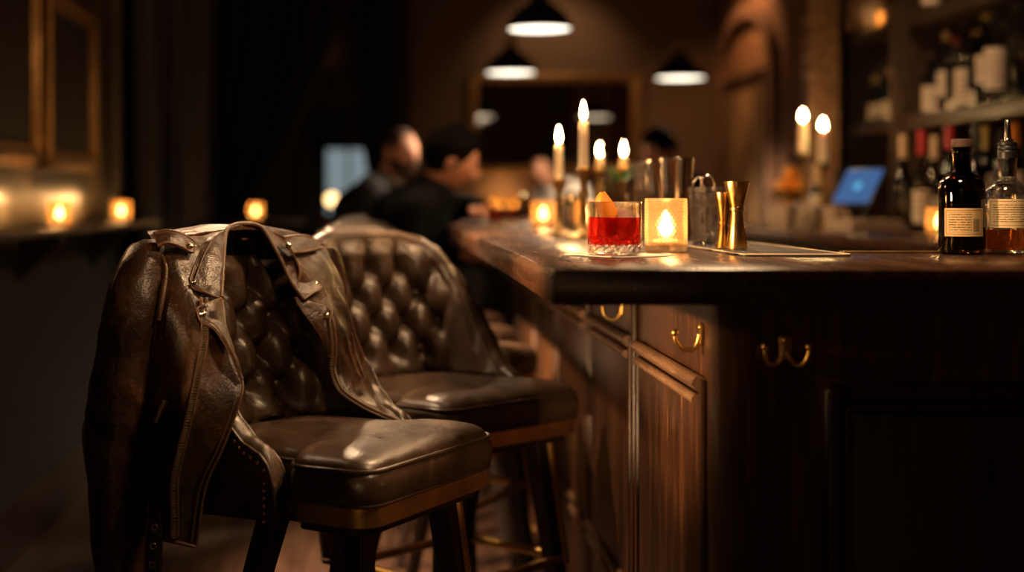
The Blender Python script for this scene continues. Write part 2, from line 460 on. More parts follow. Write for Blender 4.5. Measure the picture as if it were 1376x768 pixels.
# ------------------------------------------------------------------ mesh helpers
class MB:
    def __init__(s):
        s.v, s.f, s.uv = [], [], {}

    def add(s, verts, faces, uvs=None):
        o = len(s.v)
        s.v += [Vector(v) for v in verts]
        s.f += [tuple(i + o for i in f) for f in faces]
        return s

    def grid(s, rows, closed=False, flip=False):
        """rows: list of equal-length point lists"""
        o = len(s.v)
        m = len(rows[0])
        for r in rows:
            s.v += [Vector(p) for p in r]
        for i in range(len(rows) - 1):
            for j in range(m if closed else m - 1):
                k = (j + 1) % m
                q = (o + i * m + j, o + i * m + k, o + (i + 1) * m + k, o + (i + 1) * m + j)
                s.f.append(q[::-1] if flip else q)
        return o

    def fan(s, ring, flip=False, centre=None):
        o = len(s.v)
        n = len(ring)
        c = centre if centre is not None else sum((Vector(p) for p in ring), Vector()) / n
        s.v += [Vector(p) for p in ring] + [Vector(c)]
        for j in range(n):
            q = (o + j, o + (j + 1) % n, o + n)
            s.f.append(q[::-1] if flip else q)

    def lathe(s, prof, seg=32, c=(0, 0, 0), warp=None, a0=0.0, a1=2 * PI):
        full = abs(a1 - a0 - 2 * PI) < 1e-6
        n = seg if full else seg + 1
        rows = []
        for (r, z) in prof:
            row = []
            for j in range(n):
                a = a0 + (a1 - a0) * j / seg
                rr = r if warp is None else warp(r, z, a)
                row.append(Vector((c[0] + rr * math.cos(a), c[1] + rr * math.sin(a), c[2] + z)))
            rows.append(row)
        s.grid(rows, full)

    def box(s, lo, hi, bev=0.0, rot=None, piv=None):
        bm = bmesh.new()
        bmesh.ops.create_cube(bm, size=1)
        lo, hi = Vector(lo), Vector(hi)
        for v in bm.verts:
            v.co = Vector(((v.co.x + .5) * (hi.x - lo.x) + lo.x, (v.co.y + .5) * (hi.y - lo.y) + lo.y, (v.co.z + .5) * (hi.z - lo.z) + lo.z))
        if bev:
            bmesh.ops.bevel(bm, geom=bm.edges[:], offset=bev, segments=2, profile=.5, affect='EDGES')
        if rot is not None:
            pv = Vector(piv) if piv is not None else (lo + hi) / 2
            for v in bm.verts:
                v.co = rot @ (v.co - pv) + pv
        s.take(bm)

    def take(s, bm):
        bm.verts.index_update()
        s.add([v.co.copy() for v in bm.verts], [tuple(v.index for v in f.verts) for f in bm.faces])
        bm.free()

    def tube(s, pts, r, seg=10, closed=False, flat=1.0, up=None, caps=True):
        pts = [Vector(p) for p in pts]
        n = len(pts)
        rad = r if isinstance(r, (list, tuple)) else [r] * n
        rows, prev = [], None
        for i, p in enumerate(pts):
            a = pts[(i - 1) % n] if (closed or i) else p
            b = pts[(i + 1) % n] if (closed or i < n - 1) else p
            t = (b - a).normalized()
            if up is not None:
                u = Vector(up)
                u = (u - t * u.dot(t)).normalized()
            elif prev is None:
                u = t.orthogonal().normalized()
            else:
                u = (prev - t * prev.dot(t))
                u = u.normalized() if u.length > 1e-6 else t.orthogonal().normalized()
            prev = u
            w = t.cross(u)
            rows.append([p + (u * math.cos(2 * PI * k / seg) * flat + w * math.sin(2 * PI * k / seg)) * rad[i] for k in range(seg)])
        if closed:
            rows.append(rows[0])
        s.grid(rows, True)
        if not closed and caps:
            s.fan(rows[0], True)
            s.fan(rows[-1])

    def ball(s, c, r, seg=12, rings=8, scale=(1, 1, 1), rot=None):
        rows = []
        for i in range(rings + 1):
            th = PI * i / rings
            th = min(max(th, 1e-3), PI - 1e-3)
            row = []
            for j in range(seg):
                a = 2 * PI * j / seg
                v = Vector((math.sin(th) * math.cos(a) * scale[0], math.sin(th) * math.sin(a) * scale[1], math.cos(th) * scale[2])) * r
                if rot is not None:
                    v = rot @ v
                row.append(Vector(c) + v)
            rows.append(row)
        s.grid(rows, True, True)

    def prism(s, outline, z0, z1, bev=0.0):
        bm = bmesh.new()
        vs = [bm.verts.new((x, y, z0)) for x, y in outline]
        f = bm.faces.new(vs)
        r = bmesh.ops.extrude_face_region(bm, geom=[f])
        for e in r['geom']:
            if isinstance(e, bmesh.types.BMVert):
                e.co.z = z1
        bmesh.ops.recalc_face_normals(bm, faces=bm.faces[:])
        if bev:
            bmesh.ops.bevel(bm, geom=bm.edges[:], offset=bev, segments=2, profile=.5, affect='EDGES')
        s.take(bm)

    def sheet(s, rows, th=0.003, bulge=None):
        """a soft sheet with real thickness over a grid of points"""
        n, m = len(rows), len(rows[0])
        rows = [[Vector(p) for p in r] for r in rows]

        def nor(i, j):
            a = rows[min(i + 1, n - 1)][j] - rows[max(i - 1, 0)][j]
            b = rows[i][min(j + 1, m - 1)] - rows[i][max(j - 1, 0)]
            c = a.cross(b)
            return c.normalized() if c.length > 1e-9 else Vector((0, -1, 0))
        A = [[rows[i][j] + nor(i, j) * th * .5 for j in range(m)] for i in range(n)]
        B = [[rows[i][j] - nor(i, j) * th * .5 for j in range(m)] for i in range(n)]
        o1 = s.grid(A)
        o2 = s.grid(B, False, True)
        per = [(i, 0) for i in range(n)] + [(n - 1, j) for j in range(1, m)] + [(i, m - 1) for i in range(n - 2, -1, -1)] + [(0, j) for j in range(m - 2, 0, -1)]
        for k in range(len(per)):
            (i, j), (i2, j2) = per[k], per[(k + 1) % len(per)]
            s.f.append((o1 + i * m + j, o1 + i2 * m + j2, o2 + i2 * m + j2, o2 + i * m + j))

    def build(s, name, mat, parent=None, smooth=True, origin=None, angle=40, loc=None):
        me = bpy.data.meshes.new(name)
        o = Vector(origin) if origin is not None else Vector()
        me.from_pydata([tuple(v - o) for v in s.v], [], s.f)
        bm = bmesh.new()
        bm.from_mesh(me)
        bmesh.ops.remove_doubles(bm, verts=bm.verts[:], dist=1e-5)
        bmesh.ops.recalc_face_normals(bm, faces=bm.faces[:])
        if smooth:
            ca = math.cos(R(angle))
            for f in bm.faces:
                f.smooth = True
            for e in bm.edges:
                if len(e.link_faces) == 2 and e.link_faces[0].normal.dot(e.link_faces[1].normal) < ca:
                    e.smooth = False
        bm.to_mesh(me)
        bm.free()
        me.materials.append(M[mat] if isinstance(mat, str) else mat)
        ob = bpy.data.objects.new(name, me)
        COL.objects.link(ob)
        if parent is not None:
            ob.parent = parent
        if loc is not None:
            ob.location = loc
        elif origin is not None and parent is None:
            ob.location = o
        return ob


def thing(name, label, cat, loc=(0, 0, 0), rz=0.0, group=None):
    o = bpy.data.objects.new(name, None)
    COL.objects.link(o)
    o.empty_display_size = 0.05
    o.location = loc
    o.rotation_euler = (0, 0, rz)
    tag(o, label, cat, group)
    return o


def tag(o, label=None, cat=None, group=None, kind=None):
    if label:
        o['label'] = label
    if cat:
        o['category'] = cat
    if group:
        o['group'] = group
    if kind:
        o['kind'] = kind
    return o


def struct(o, label=None):
    o['kind'] = 'structure'
    if label:
        o['label'] = label
    return o


def copy_tree(o, parent=None, loc=None, rz=None):
    c = o.copy()
    COL.objects.link(c)
    if parent is not None:
        c.parent = parent
    if loc is not None:
        c.location = loc
    if rz is not None:
        c.rotation_euler = (0, 0, rz)
    for ch in list(o.children):
        copy_tree(ch, c)
    return c


def cat1(ps, t):
    """Catmull-Rom through the points at t in 0..len-1"""
    n = len(ps)
    i = min(int(t), n - 2)
    u = t - i
    p0, p1, p2, p3 = ps[max(i - 1, 0)], ps[i], ps[i + 1], ps[min(i + 2, n - 1)]
    return 0.5 * ((2 * p1) + (p2 - p0) * u + (2 * p0 - 5 * p1 + 4 * p2 - p3) * u * u + (3 * p1 - p0 - 3 * p2 + p3) * u ** 3)


def spline(ps, n):
    ps = [Vector(p) for p in ps]
    return [cat1(ps, (len(ps) - 1) * k / (n - 1)) for k in range(n)]


def patch(ctrl, nu, nv):
    """smooth grid through a grid of control points"""
    cols = [spline(r, nv) for r in ctrl]
    out = []
    for k in range(nu):
        t = (len(ctrl) - 1) * k / (nu - 1)
        out.append([cat1([c[j] for c in cols], t) for j in range(nv)])
    return out


def interp(tab, x):
    if x <= tab[0][0]:
        return tab[0][1]
    for (a, b), (c, d) in zip(tab, tab[1:]):
        if x <= c:
            u = (x - a) / (c - a)
            u = u * u * (3 - 2 * u) * 0.5 + u * 0.5
            return b + (d - b) * u
    return tab[-1][1]


def lin(tab, x):
    if x <= tab[0][0]:
        return tab[0][1]
    for (a, b), (c, d) in zip(tab, tab[1:]):
        if x <= c:
            return b + (d - b) * (x - a) / (c - a)
    return tab[-1][1]


def round_poly(pts, r, seg=6):
    """rounded outline of a polygon (list of (x,y)), r one radius or one per corner"""
    n = len(pts)
    out = []
    for i in range(n):
        p = Vector(pts[i]).to_2d() if not isinstance(pts[i], Vector) else pts[i]
        a = (Vector(pts[i - 1]) - Vector(pts[i]))
        b = (Vector(pts[(i + 1) % n]) - Vector(pts[i]))
        rr = r[i] if isinstance(r, (list, tuple)) else r
        rr = min(rr, a.length * .49, b.length * .49)
        pa = Vector(pts[i]) + a.normalized() * rr
        pb = Vector(pts[i]) + b.normalized() * rr
        for k in range(seg + 1):
            t = k / seg
            q = (1 - t) ** 2 * pa + 2 * t * (1 - t) * Vector(pts[i]) + t * t * pb
            out.append((q.x, q.y))
    return out


def point_light(name, loc, w, col=(1.0, 0.60, 0.28), r=0.012):
    l = bpy.data.lights.new(name, 'POINT')
    l.energy = w
    l.color = col
    l.shadow_soft_size = r
    o = bpy.data.objects.new(name, l)
    COL.objects.link(o)
    o.location = loc
    return o


def spot(name, loc, target, w, col, ang=60, blend=0.6, r=0.06):
    l = bpy.data.lights.new(name, 'SPOT')
    l.energy = w
    l.color = col
    l.spot_size = R(ang)
    l.spot_blend = blend
    l.shadow_soft_size = r
    o = bpy.data.objects.new(name, l)
    COL.objects.link(o)
    o.location = loc
    o.rotation_euler = (Vector(target) - Vector(loc)).to_track_quat('-Z', 'Y').to_euler()
    return o

# ================================================================== the room
XL, XR, YB, YF, ZC = -1.24, 2.35, 10.2, 12.5, 3.1


def sbox(name, lo, hi, mat, bev=0.0):
    b = MB()
    b.box(lo, hi, bev)
    o = b.build(name, mat, smooth=False)
    return struct(o)


sbox('floor', (XL - .1, -1.6, -0.06), (XR + .1, YF + .1, 0), 'floor')
sbox('ceiling', (XL - .1, -1.6, ZC), (XR + .1, YF + .1, ZC + .08), 'ceil')
sbox('wall_left', (XL - .1, -1.6, 0), (XL, YF + .1, ZC), 'wall_left')
sbox('wall_right', (XR, -1.6, 0), (XR + .1, YB + .1, ZC), 'brick')
sbox('wall_back', (0.03, YB, 0), (XR + .1, YB + .1, ZC), 'plaster')
sbox('wall_front', (XL - .1, -1.7, 0), (XR + .1, -1.6, ZC), 'plaster')
sbox('wall_end', (XL - .1, YF, 0), (0.1, YF + .1, ZC), 'plaster')
sbox('wall_return', (0.03, YB, 0), (0.13, YF, ZC), 'plaster')
sbox('trim_1', (XL, -1.6, 0), (XL + .015, 6.3, 1.0), 'wall_low')
sbox('baseboard_left', (XL + .015, -1.6, 0), (XL + .035, 6.3, 0.2), 'dark_wood', 0.006)
sbox('trim_2', (XL, 6.24, 1.07), (XL + .05, 6.34, ZC), 'wall_left', 0.006)

# drink rail along the left wall, with brackets
rail = thing('drink_rail', 'long dark wooden drink rail running along the left wall under the picture frames', 'shelf', (XL, 3.4, 1.045))
b = MB()
b.box((0, -3.4, 0), (0.22, 2.9, 0.025), 0.004)
b.build('rail_board', 'dark_wood', rail)
for y in (-2.2, -0.6, 0.25, 1.25, 2.4):
    b = MB()
    b.prism([(0, -.0001)] and [(0.016, -0.16), (0.16, -0.025), (0.16, 0), (0.016, 0)], 0, 0.03)
    for v in b.v:
        v.y, v.z = v.z, v.y
        v.y += y
    b.build('bracket', 'dark_wood', rail, smooth=False)


def picture(y0, y1, z0, z1, label):
    t = thing('picture_frame', label, 'picture', (XL, (y0 + y1) / 2, (z0 + z1) / 2), 0, None)
    hy, hz, w = (y1 - y0) / 2, (z1 - z0) / 2, 0.075
    b = MB()
    for (k, inset, d) in ((0, 0.0, 0.022), (1, 0.022, 0.04), (2, 0.05, 0.028)):
        wi = w - inset
        if k == 1:
            wi = 0.022
        a, c = hy - inset, hz - inset
        b.box((0.001, -a, c - wi), (d, a, c), 0.004)
        b.box((0.001, -a, -c), (d, a, -c + wi), 0.004)
        b.box((0.001, -a, -c), (d, -a + wi, c), 0.004)
        b.box((0.001, a - wi, -c), (d, a, c), 0.004)
    b.build('frame', 'gold_frame', t)
    b = MB()
    b.box((0.001, -hy + w * .8, -hz + w * .8), (0.012, hy - w * .8, hz - w * .8))
    b.build('canvas', 'canvas', t, smooth=False)
    return t


picture(5.02, 5.86, 1.27, 1.93, 'tall gilt picture frame with dark canvas on left wall, the one shown whole')
picture(3.95, 4.92, 1.27, 2.1, 'gilt picture frame with dark canvas on left wall, cut off by photo edge')


def folds(name, edge, yc, amp, pitch, mat, th=0.01, n=60, label=None, cat='curtain', axis='x', group=None):
    """a hanging cloth; edge = list of (z, a0, a1) along the axis"""
    rows = []
    zs = [e[0] for e in edge]
    for k in range(28):
        z = zs[0] + (zs[-1] - zs[0]) * k / 27
        a0 = lin([(-e[0], e[1]) for e in edge], -z)
        a1 = lin([(-e[0], e[2]) for e in edge], -z)
        row = []
        for j in range(n + 1):
            u = j / n
            a = a0 + (a1 - a0) * u
            d = amp * math.sin(2 * PI * u * pitch + 0.4 * math.sin(3 * u * PI)) + amp * .3 * math.sin(u * 17 + z * 1.5)
            row.append((a, yc + d, z) if axis == 'x' else (yc + d, a, z))
        rows.append(row)
    b = MB()
    b.sheet(rows, th)
    o = b.build(name, mat, origin=(sum(p[0] for p in rows[-1]) / len(rows[-1]), sum(p[1] for p in rows[-1]) / len(rows[-1]), zs[-1]))
    return tag(o, label, cat, group)


folds('wall_curtain', [(3.08, 6.42, 8.9), (0.02, 6.42, 8.9)], XL + .11, 0.045, 8, 'curtain', n=110,
      label='dark brown pleated curtain hanging along the left wall past the frames', axis='y')


def px_edge(lst, d):
    out = []
    for (y, x0, x1) in lst:
        out.append((CAM_Z - (y - CY) * d / F, (x0 - CX) * d / F, (x1 - CX) * d / F))
    return out


e = px_edge([(-130, 270, 470), (60, 270, 448), (110, 270, 424), (150, 270, 408), (190, 270, 392), (232, 270, 366), (266, 270, 344), (300, 270, 330), (380, 270, 338), (505, 270, 340)], 9.2)
folds('tied_drape', e, 9.2, 0.05, 7, 'black_curtain', label='black drape tied back to the left of the far doorway', n=90)
e = px_edge([(-130, 476, 540), (110, 474, 540), (172, 483, 540), (240, 496, 540), (300, 500, 540), (505, 500, 540)], 9.3)
folds('tied_drape', e, 9.36, 0.04, 4, 'black_curtain', label='black drape hanging to the right of the far doorway beside the back wall', n=60)

# far glazed door
XD0, XD1 = -0.62, -0.12
d = thing('door_1', 'dark far door with one tall pale lit glass pane', 'door', ((XD0 + XD1) / 2, YF, 0))
d['kind'] = 'structure'
b = MB()
hw = 0.29
b.box((-hw, -0.06, 0), (hw, -0.002, 0.86), 0.004)
b.box((-hw, -0.06, 1.60), (hw, -0.002, 2.0), 0.004)
b.box((-hw, -0.06, 0.8), (-hw + .1, -0.002, 1.7), 0.004)
b.box((hw - .1, -0.06, 0.8), (hw, -0.002, 1.7), 0.004)
b.build('door_leaf', 'dark_wood', d, smooth=False)
b = MB()
b.box((-hw + .08, -0.035, 0.84), (hw - .08, -0.02, 1.62))
b.build('glass_pane', 'daylight', d, smooth=False)
b = MB()
b.box((-hw + .09, -0.055, 1.19), (hw - .09, -0.04, 1.215))
b.box((-0.012, -0.055, 0.86), (0.012, -0.04, 1.62))
b.build('glazing_bar', 'dark_wood', d, smooth=False)
b = MB()
b.tube([(hw - .05, -.06, 1.0), (hw - .05, -.10, 1.0), (hw - .12, -.10, 1.0)], 0.01, 8)
b.build('handle', 'brass_dark', d)
sbox('trim_3', (XD0 - .18, YF - .09, 0), (XD0 - .05, YF, 2.12), 'dark_wood', 0.005)
sbox('trim_4', (XD1 + .05, YF - .09, 0), (XD1 + .18, YF, 2.12), 'dark_wood', 0.005)
sbox('trim_5', (XD0 - .2, YF - .10, 2.0), (XD1 + .2, YF, 2.26), 'moulding', 0.006)

# small lamps near the door
t = thing('wall_sconce', 'small dim globe sconce on the end wall above the far door', 'lamp', (-0.62, YF, 2.38))
b = MB()
b.box((-.04, -.02, -.06), (.04, 0, .06), .006)
b.tube([(0, -.01, 0), (0, -.08, 0), (0, -.08, .04)], .008, 8)
b.build('bracket', 'brass_dark', t)
b = MB()
b.ball((0, -.08, .075), .036, 16, 10)
b.build('globe', emit('dim_globe', (1.0, .5, .25), 1.2), t)
t = thing('pedestal_lamp', 'small glowing globe lamp on slim stand in front of the far door', 'lamp', (-0.47, 11.4, 0))
b = MB()
b.lathe([(0, 0), (.12, 0), (.12, .015), (.02, .03), (.012, .06), (.012, 1.08), (.03, 1.09), (.03, 1.11), (0, 1.11)], 20)
b.build('stand', 'black_metal', t)
b = MB()
b.ball((0, 0, 1.16), .05, 16, 10)
b.build('globe', emit('warm_globe', (1.0, .62, .25), 3.0), t)

# back wall: mirror in a gilt frame, wood dado, shelf with candles
MX0, MX1, MZ0, MZ1 = 0.56, 1.78, 1.34, 2.06
t = thing('wall_mirror', 'wide gilt framed mirror on the back wall under the pendant lamps', 'mirror', ((MX0 + MX1) / 2, YB, (MZ0 + MZ1) / 2), R(-1.0))
hx, hz = (MX1 - MX0) / 2, (MZ1 - MZ0) / 2
b = MB()
for (ins, w, dd) in ((0, .06, .03), (.012, .02, .05)):
    a, c = hx - ins, hz - ins
    b.box((-a, -.02 - dd, c - w), (a, -.016, c), .005)
    b.box((-a, -.02 - dd, -c), (a, -.016, -c + w), .005)
    b.box((-a, -.02 - dd, -c), (-a + w, -.016, c), .005)
    b.box((a - w, -.02 - dd, -c), (a, -.016, c), .005)
b.build('frame', 'gold_frame', t)
b = MB()
b.box((-hx + .03, -.034, -hz + .03), (hx - .03, -.02, hz - .03))
b.build('mirror_pane', 'mirror', t, smooth=False)
sbox('trim_6', (0.03, YB - .025, 0), (XR, YB, 1.05), 'bar_wood', 0.004)
t = thing('wall_shelf', 'narrow wooden shelf on the back wall below the mirror', 'shelf', (0.85, YB - .025, 1.06))
b = MB()
b.box((-.45, -.18, 0), (.45, 0, .025), .004)
b.build('board', 'shelf_wood', t)
for x in (-.35, .35):
    b = MB()
    b.box((x - .012, -.15, -.12), (x + .012, 0, 0), .004)
    b.build('bracket', 'shelf_wood', t, smooth=False)

# ------------------------------------------------------------------ the bar
ZT = 1.07
BX0, BX1, BY0, BY1, BYE, BXE = 0.209, 0.738, 1.83, 2.42, 8.6, 1.62
PXS, PYS = 0.456, 1.95
b = MB()
b.prism([(BX0, BY0), (BXE, BY0), (BXE, BY1), (BX1, BY1), (BX1, BYE), (BX0, BYE)], ZT - .046, ZT, 0.0025)
o = b.build('bar_worktop', 'bar_top', origin=(.45, 2.1, ZT - .046))
tag(o, 'dark polished wooden bar top, L shaped, carrying the red cocktail and candles', 'worktop')

bar = thing('bar_counter', 'dark panelled wooden bar body with brass coat hooks beneath the bar top', 'bar', (PXS, PYS, 0))


def bl(p):
    return (p[0] - PXS, p[1] - PYS, p[2])


b = MB()
b.prism([(0, 0), (1.1, 0), (1.1, .42), (.22, .42), (.22, 6.55), (0, 6.55)], 0.0, ZT - .0462)
b.build('carcass', 'bar_wood', bar, smooth=False)
# corner post, base plinth
b = MB()
b.box((-.009, -.010, 0), (.05, .055, ZT - .0465), .003)
b.build('corner_post', 'bar_wood', bar)
b = MB()
b.box((-.03, .06, 0), (0, 6.55, .11), .006)
b.build('plinth', 'dark_wood', bar)
# front panels: stiles between, raised moulding frames top and bottom
Y = 0.07
for k in range(10):
    y0 = 0.105 + k * 0.615
    y1 = y0 + 0.535
    t = 0.004
    b = MB()
    b.box((-.008, y0 + .02, .18), (0, y1 - .02, .868), .006)
    pn = b.build('front_panel', 'bar_wood', bar)
    for (z, r, ds) in ((0.894, .011, 0), (0.868, .008, .02), (0.43, .011, 0), (0.40, .008, 0)):
        b = MB()
        b.tube([(-.009, y0 + .003 + ds, z), (-.009, y1 - .003, z)], r, 10)
        b.build('moulding', 'moulding', pn)
    for (ya, yb, zt) in ((y0 - .008, y0 + .008, .90), (y1 - .008, y1 + .008, .90), (y1 + .03, y1 + .055, 1.0)):
        b = MB()
        b.box((-.011, ya, .12), (0, yb, zt), .004)
        b.build('stile', 'bar_wood', pn)
# end panel towards the camera
b = MB()
x0 = 0.165
b.box((x0, -.012, .10), (1.02, 0, .87), .006)
ep = b.build('end_panel', 'dark_wood', bar)
b = MB()
for (ins, r) in ((0, .011), (.022, .007)):
    q = [(x0 - .02 + ins, -.012, .90 - ins), (1.04 - ins, -.012, .90 - ins), (1.04 - ins, -.012, .07 + ins), (x0 - .02 + ins, -.012, .07 + ins)]
    b = MB()
    b.tube([(x, -.012, z) for x, z in round_poly([(v[0], v[2]) for v in q], .004, 3)], r, 10, True)
    b.build('moulding', 'dark_wood', ep)


def hook(loc, rz, arms, label=None):
    """brass coat hook; local -y is out of the wood"""
    b = MB()
    pl = round_poly([(-.008, -.004), (.008, -.004), (.009, .03), (-.009, .03)], .007, 5)
    bm = MB()
    bm.prism(pl, 0, .004, .0012)
    for v in bm.v:
        v.y, v.z = -v.z, v.y
    b.add(bm.v, bm.f)
    for z in (.006, .023):
        b.ball((0, -.0045, z), .0032, 10, 6, (1, .5, 1))
    for (sx, out) in arms:
        pts = [(0, -.003, .012), (sx * .15, -.006, 0), (sx * .45, -out * .35, -.010), (sx * .8, -out * .75, -.008), (sx * .97, -out * .97, .003), (sx, -out, .012)]
        pp = spline(pts, 18)
        b.tube(pp, [.0046 - .0016 * i / 17 for i in range(18)], 10)
        b.ball(pp[-1] + Vector((0, 0, .003)), .0056, 12, 8)
    o = b.build('coat_hook', 'brass', bar)
    o.location = loc
    o.rotation_euler = (0, 0, rz)
    if label:
        o['label'] = label
    return o


hook((.083, -.002, .945), 0, ((.030, .014), (-.030, .014)), 'brass double coat hook')
for (y, z) in ((2.075 - PYS, .951), (2.785 - PYS, .936), (3.5 - PYS, .94), (3.99 - PYS, .245), (4.56 - PYS, .285)):
    hook((-.002 if z > .5 else -.03, y, z), -PI / 2, ((0.004, .040),) if z > .5 else ((-.03, .055),), 'brass coat hook')

# ------------------------------------------------------------------ pendants over the bar


def make_pendant():
    t = thing('pendant_lamp', 'x', 'lamp', (0, 0, 0))
    b = MB()
    prof = [(.148, 0), (.150, .004), (.146, .012), (.138, .035), (.118, .07), (.085, .10), (.055, .118), (.042, .13), (.036, .15), (.030, .155)]
    inner = [(r - .003, z) for r, z in prof[::-1]]
    b.lathe(prof + inner, 40)
    b.build('shade', 'lamp_black', t)
    b = MB()
    b.lathe([(0, .012), (.142, .012), (.143, .009), (.135, .004), (0, .001)], 40)
    b.build('diffuser', 'lamp_disc', t)
    b = MB()
    b.lathe([(.031, .15), (.033, .155), (.033, .185), (.026, .19), (.024, .215), (.010, .222), (0, .222)], 24)
    b.build('socket', 'brass_dark', t)
    b = MB()
    b.tube([(0, 0, .22), (0, 0, ZC - 1.88)], .004, 8)
    b.lathe([(0, ZC - 1.88 - .03), (.05, ZC - 1.88 - .03), (.06, ZC - 1.881), (0, ZC - 1.881)], 20)
    b.build('cord', 'black_metal', t)
    return t


pend = make_pendant()
PL = [((0.675, 6.45, 1.93), 'black dome pendant lamp, the largest, cut by the top photo edge'),
      ((0.680, 8.05, 1.875), 'black dome pendant lamp hanging low left above the mirror corner'),
      ((1.67, 8.2, 1.857), 'black dome pendant lamp hanging on the right of the mirror')]
for i, (loc, lab) in enumerate(PL):
    o = pend if i == 0 else copy_tree(pend)
    o.location = loc
    o['label'] = lab
    o['group'] = 'pendant lamps over the bar'

# ================================================================== the stools
SH = 0.335   # back height above the seat line
ARC = [(0.08, 0), ]


def plan(a):
    """centre line of the wrap-around back at signed arc length a: position (x, y) and outward normal"""
    s = 1 if a >= 0 else -1
    a = abs(a)
    if a < .065:
        return Vector((-.190, s * a)), Vector((-1, 0))
    if a < .285:
        th = (a - .065) / .14
        return Vector((-.05 - .14 * math.cos(th), s * (.065 + .14 * math.sin(th)))), Vector((-math.cos(th), s * math.sin(th)))
    return Vector((-.05 + (a - .285), s * .205)), Vector((0, s))


AE = 0.408
ZTOP = [(0, 1.092), (.10, 1.090), (.15, 1.078), (.185, 1.055), (.22, 1.005), (.25, .945), (.285, .875), (.32, .825), (.35, .797), (.375, .785), (.39, .770), (.40, .745), (.408, .700)]
ZB = .672
TW, TH = .090, .061      # button spacing across, row height
TZ0 = 1.008              # top button row


def tuft(a, z):
    """depth of the buttoned leather face (0 at the creases, 1 on the pillows)"""
    h = 2 * TH
    U = a / TW + (z - TZ0) / h
    V = a / TW - (z - TZ0) / h
    dia = (abs(math.sin(PI * U)) * abs(math.sin(PI * V)))
    ver = abs(math.sin(PI * a / TW))
    zl = TZ0 - 3 * TH
    ver2 = abs(math.sin(PI * (a / TW + .5)))
    if z > TZ0:
        k = min(1, (z - TZ0) / .035)
        val = (dia ** .36) * (1 - k) + k * (ver ** .36)
    elif z < zl:
        k = min(1, (zl - z) / .035)
        val = (dia ** .36) * (1 - k) + k * (ver2 ** .36)
    else:
        val = dia ** .36
    side = max(0, min(1, (.235 - abs(a)) / .05))
    return val * side + (1 - side) * .85


def buttons():
    out = []
    for k in range(4):
        off = .5 * (k % 2)
        for j in range(-3, 4):
            a = (j + off) * TW
            if abs(a) < .20 and not (k == 0 and abs(a) > .17):
                out.append((a, TZ0 - k * TH))
    return out


def back_pt(a, z, side, ztop):
    c, n = plan(a)
    h = max(0, (z - .76)) / .33
    lean = -.055 * h * max(0, -n.x) ** .5 if n.x < 0 else 0
    half = .026 if abs(a) < .25 else .026 - .008 * min(1, (abs(a) - .25) / .12)
    p = c + n * side * half
    return Vector((p.x + lean, p.y + (.02 * h * n.y if abs(a) > .05 else 0), z)), n


def make_back():
    b = MB()
    nt = 150
    rings = []
    for i in range(nt + 1):
        u = -1 + 2 * i / nt
        a = AE * (abs(u) ** 0.9) * (1 if u >= 0 else -1)
        zt = interp(ZTOP, abs(a))
        ring = []
        no, ni, nr = 14, 64, 8
        zr = .022
        zt2 = max(zt - zr, ZB + .005)
        for k in range(no):
            z = ZB + (zt2 - ZB) * k / no
            p, n = back_pt(a, z, 1, zt)
            ring.append(p)
        po, n = back_pt(a, zt2, 1, zt)
        pi_, _ = back_pt(a, zt2, -1, zt)
        for k in range(nr + 1):
            th = PI * k / nr
            p = po.lerp(pi_, .5 - .5 * math.cos(th))
            p = p + Vector((0, 0, min(zr, zt - zt2 + .004) * math.sin(th)))
            ring.append(p)
        for k in range(1, ni):
            z = zt2 + (ZB - zt2) * k / ni
            p, n = back_pt(a, z, -1, zt)
            fade = min(1, max(0, (zt2 - z) / .03)) * (1 if z > .775 else 0)
            d = (.028 * tuft(a, z) - .012) * fade
            for (ba, bz) in BT:
                q = ((a - ba) ** 2 + (z - bz) ** 2) / .019 ** 2
                if q < 6:
                    d -= .020 * math.exp(-q) * fade
            ring.append(p - Vector((n.x, n.y, 0)) * d)
        ring.append(back_pt(a, ZB, -1, zt)[0])
        rings.append(ring)
    b.grid(rings, True)
    b.fan(rings[0])
    b.fan(rings[-1], True)
    return b


BT = buttons()


def seat_outline(g=0.0):
    """T cushion: wide and rounded in front, narrower between the wings"""
    w1, w2 = .212 - g, .176 - g
    pts = [(.232 - g, -w1), (.232 - g, w1), (.088 + g * .3, w1), (.074, w2), (-.155 + g, w2 - .02), (-.155 + g, -w2 + .02), (.074, -w2), (.088 + g * .3, -w1)]
    return round_poly(pts, [.05, .05, .018, .012, .07, .07, .012, .018], 7)


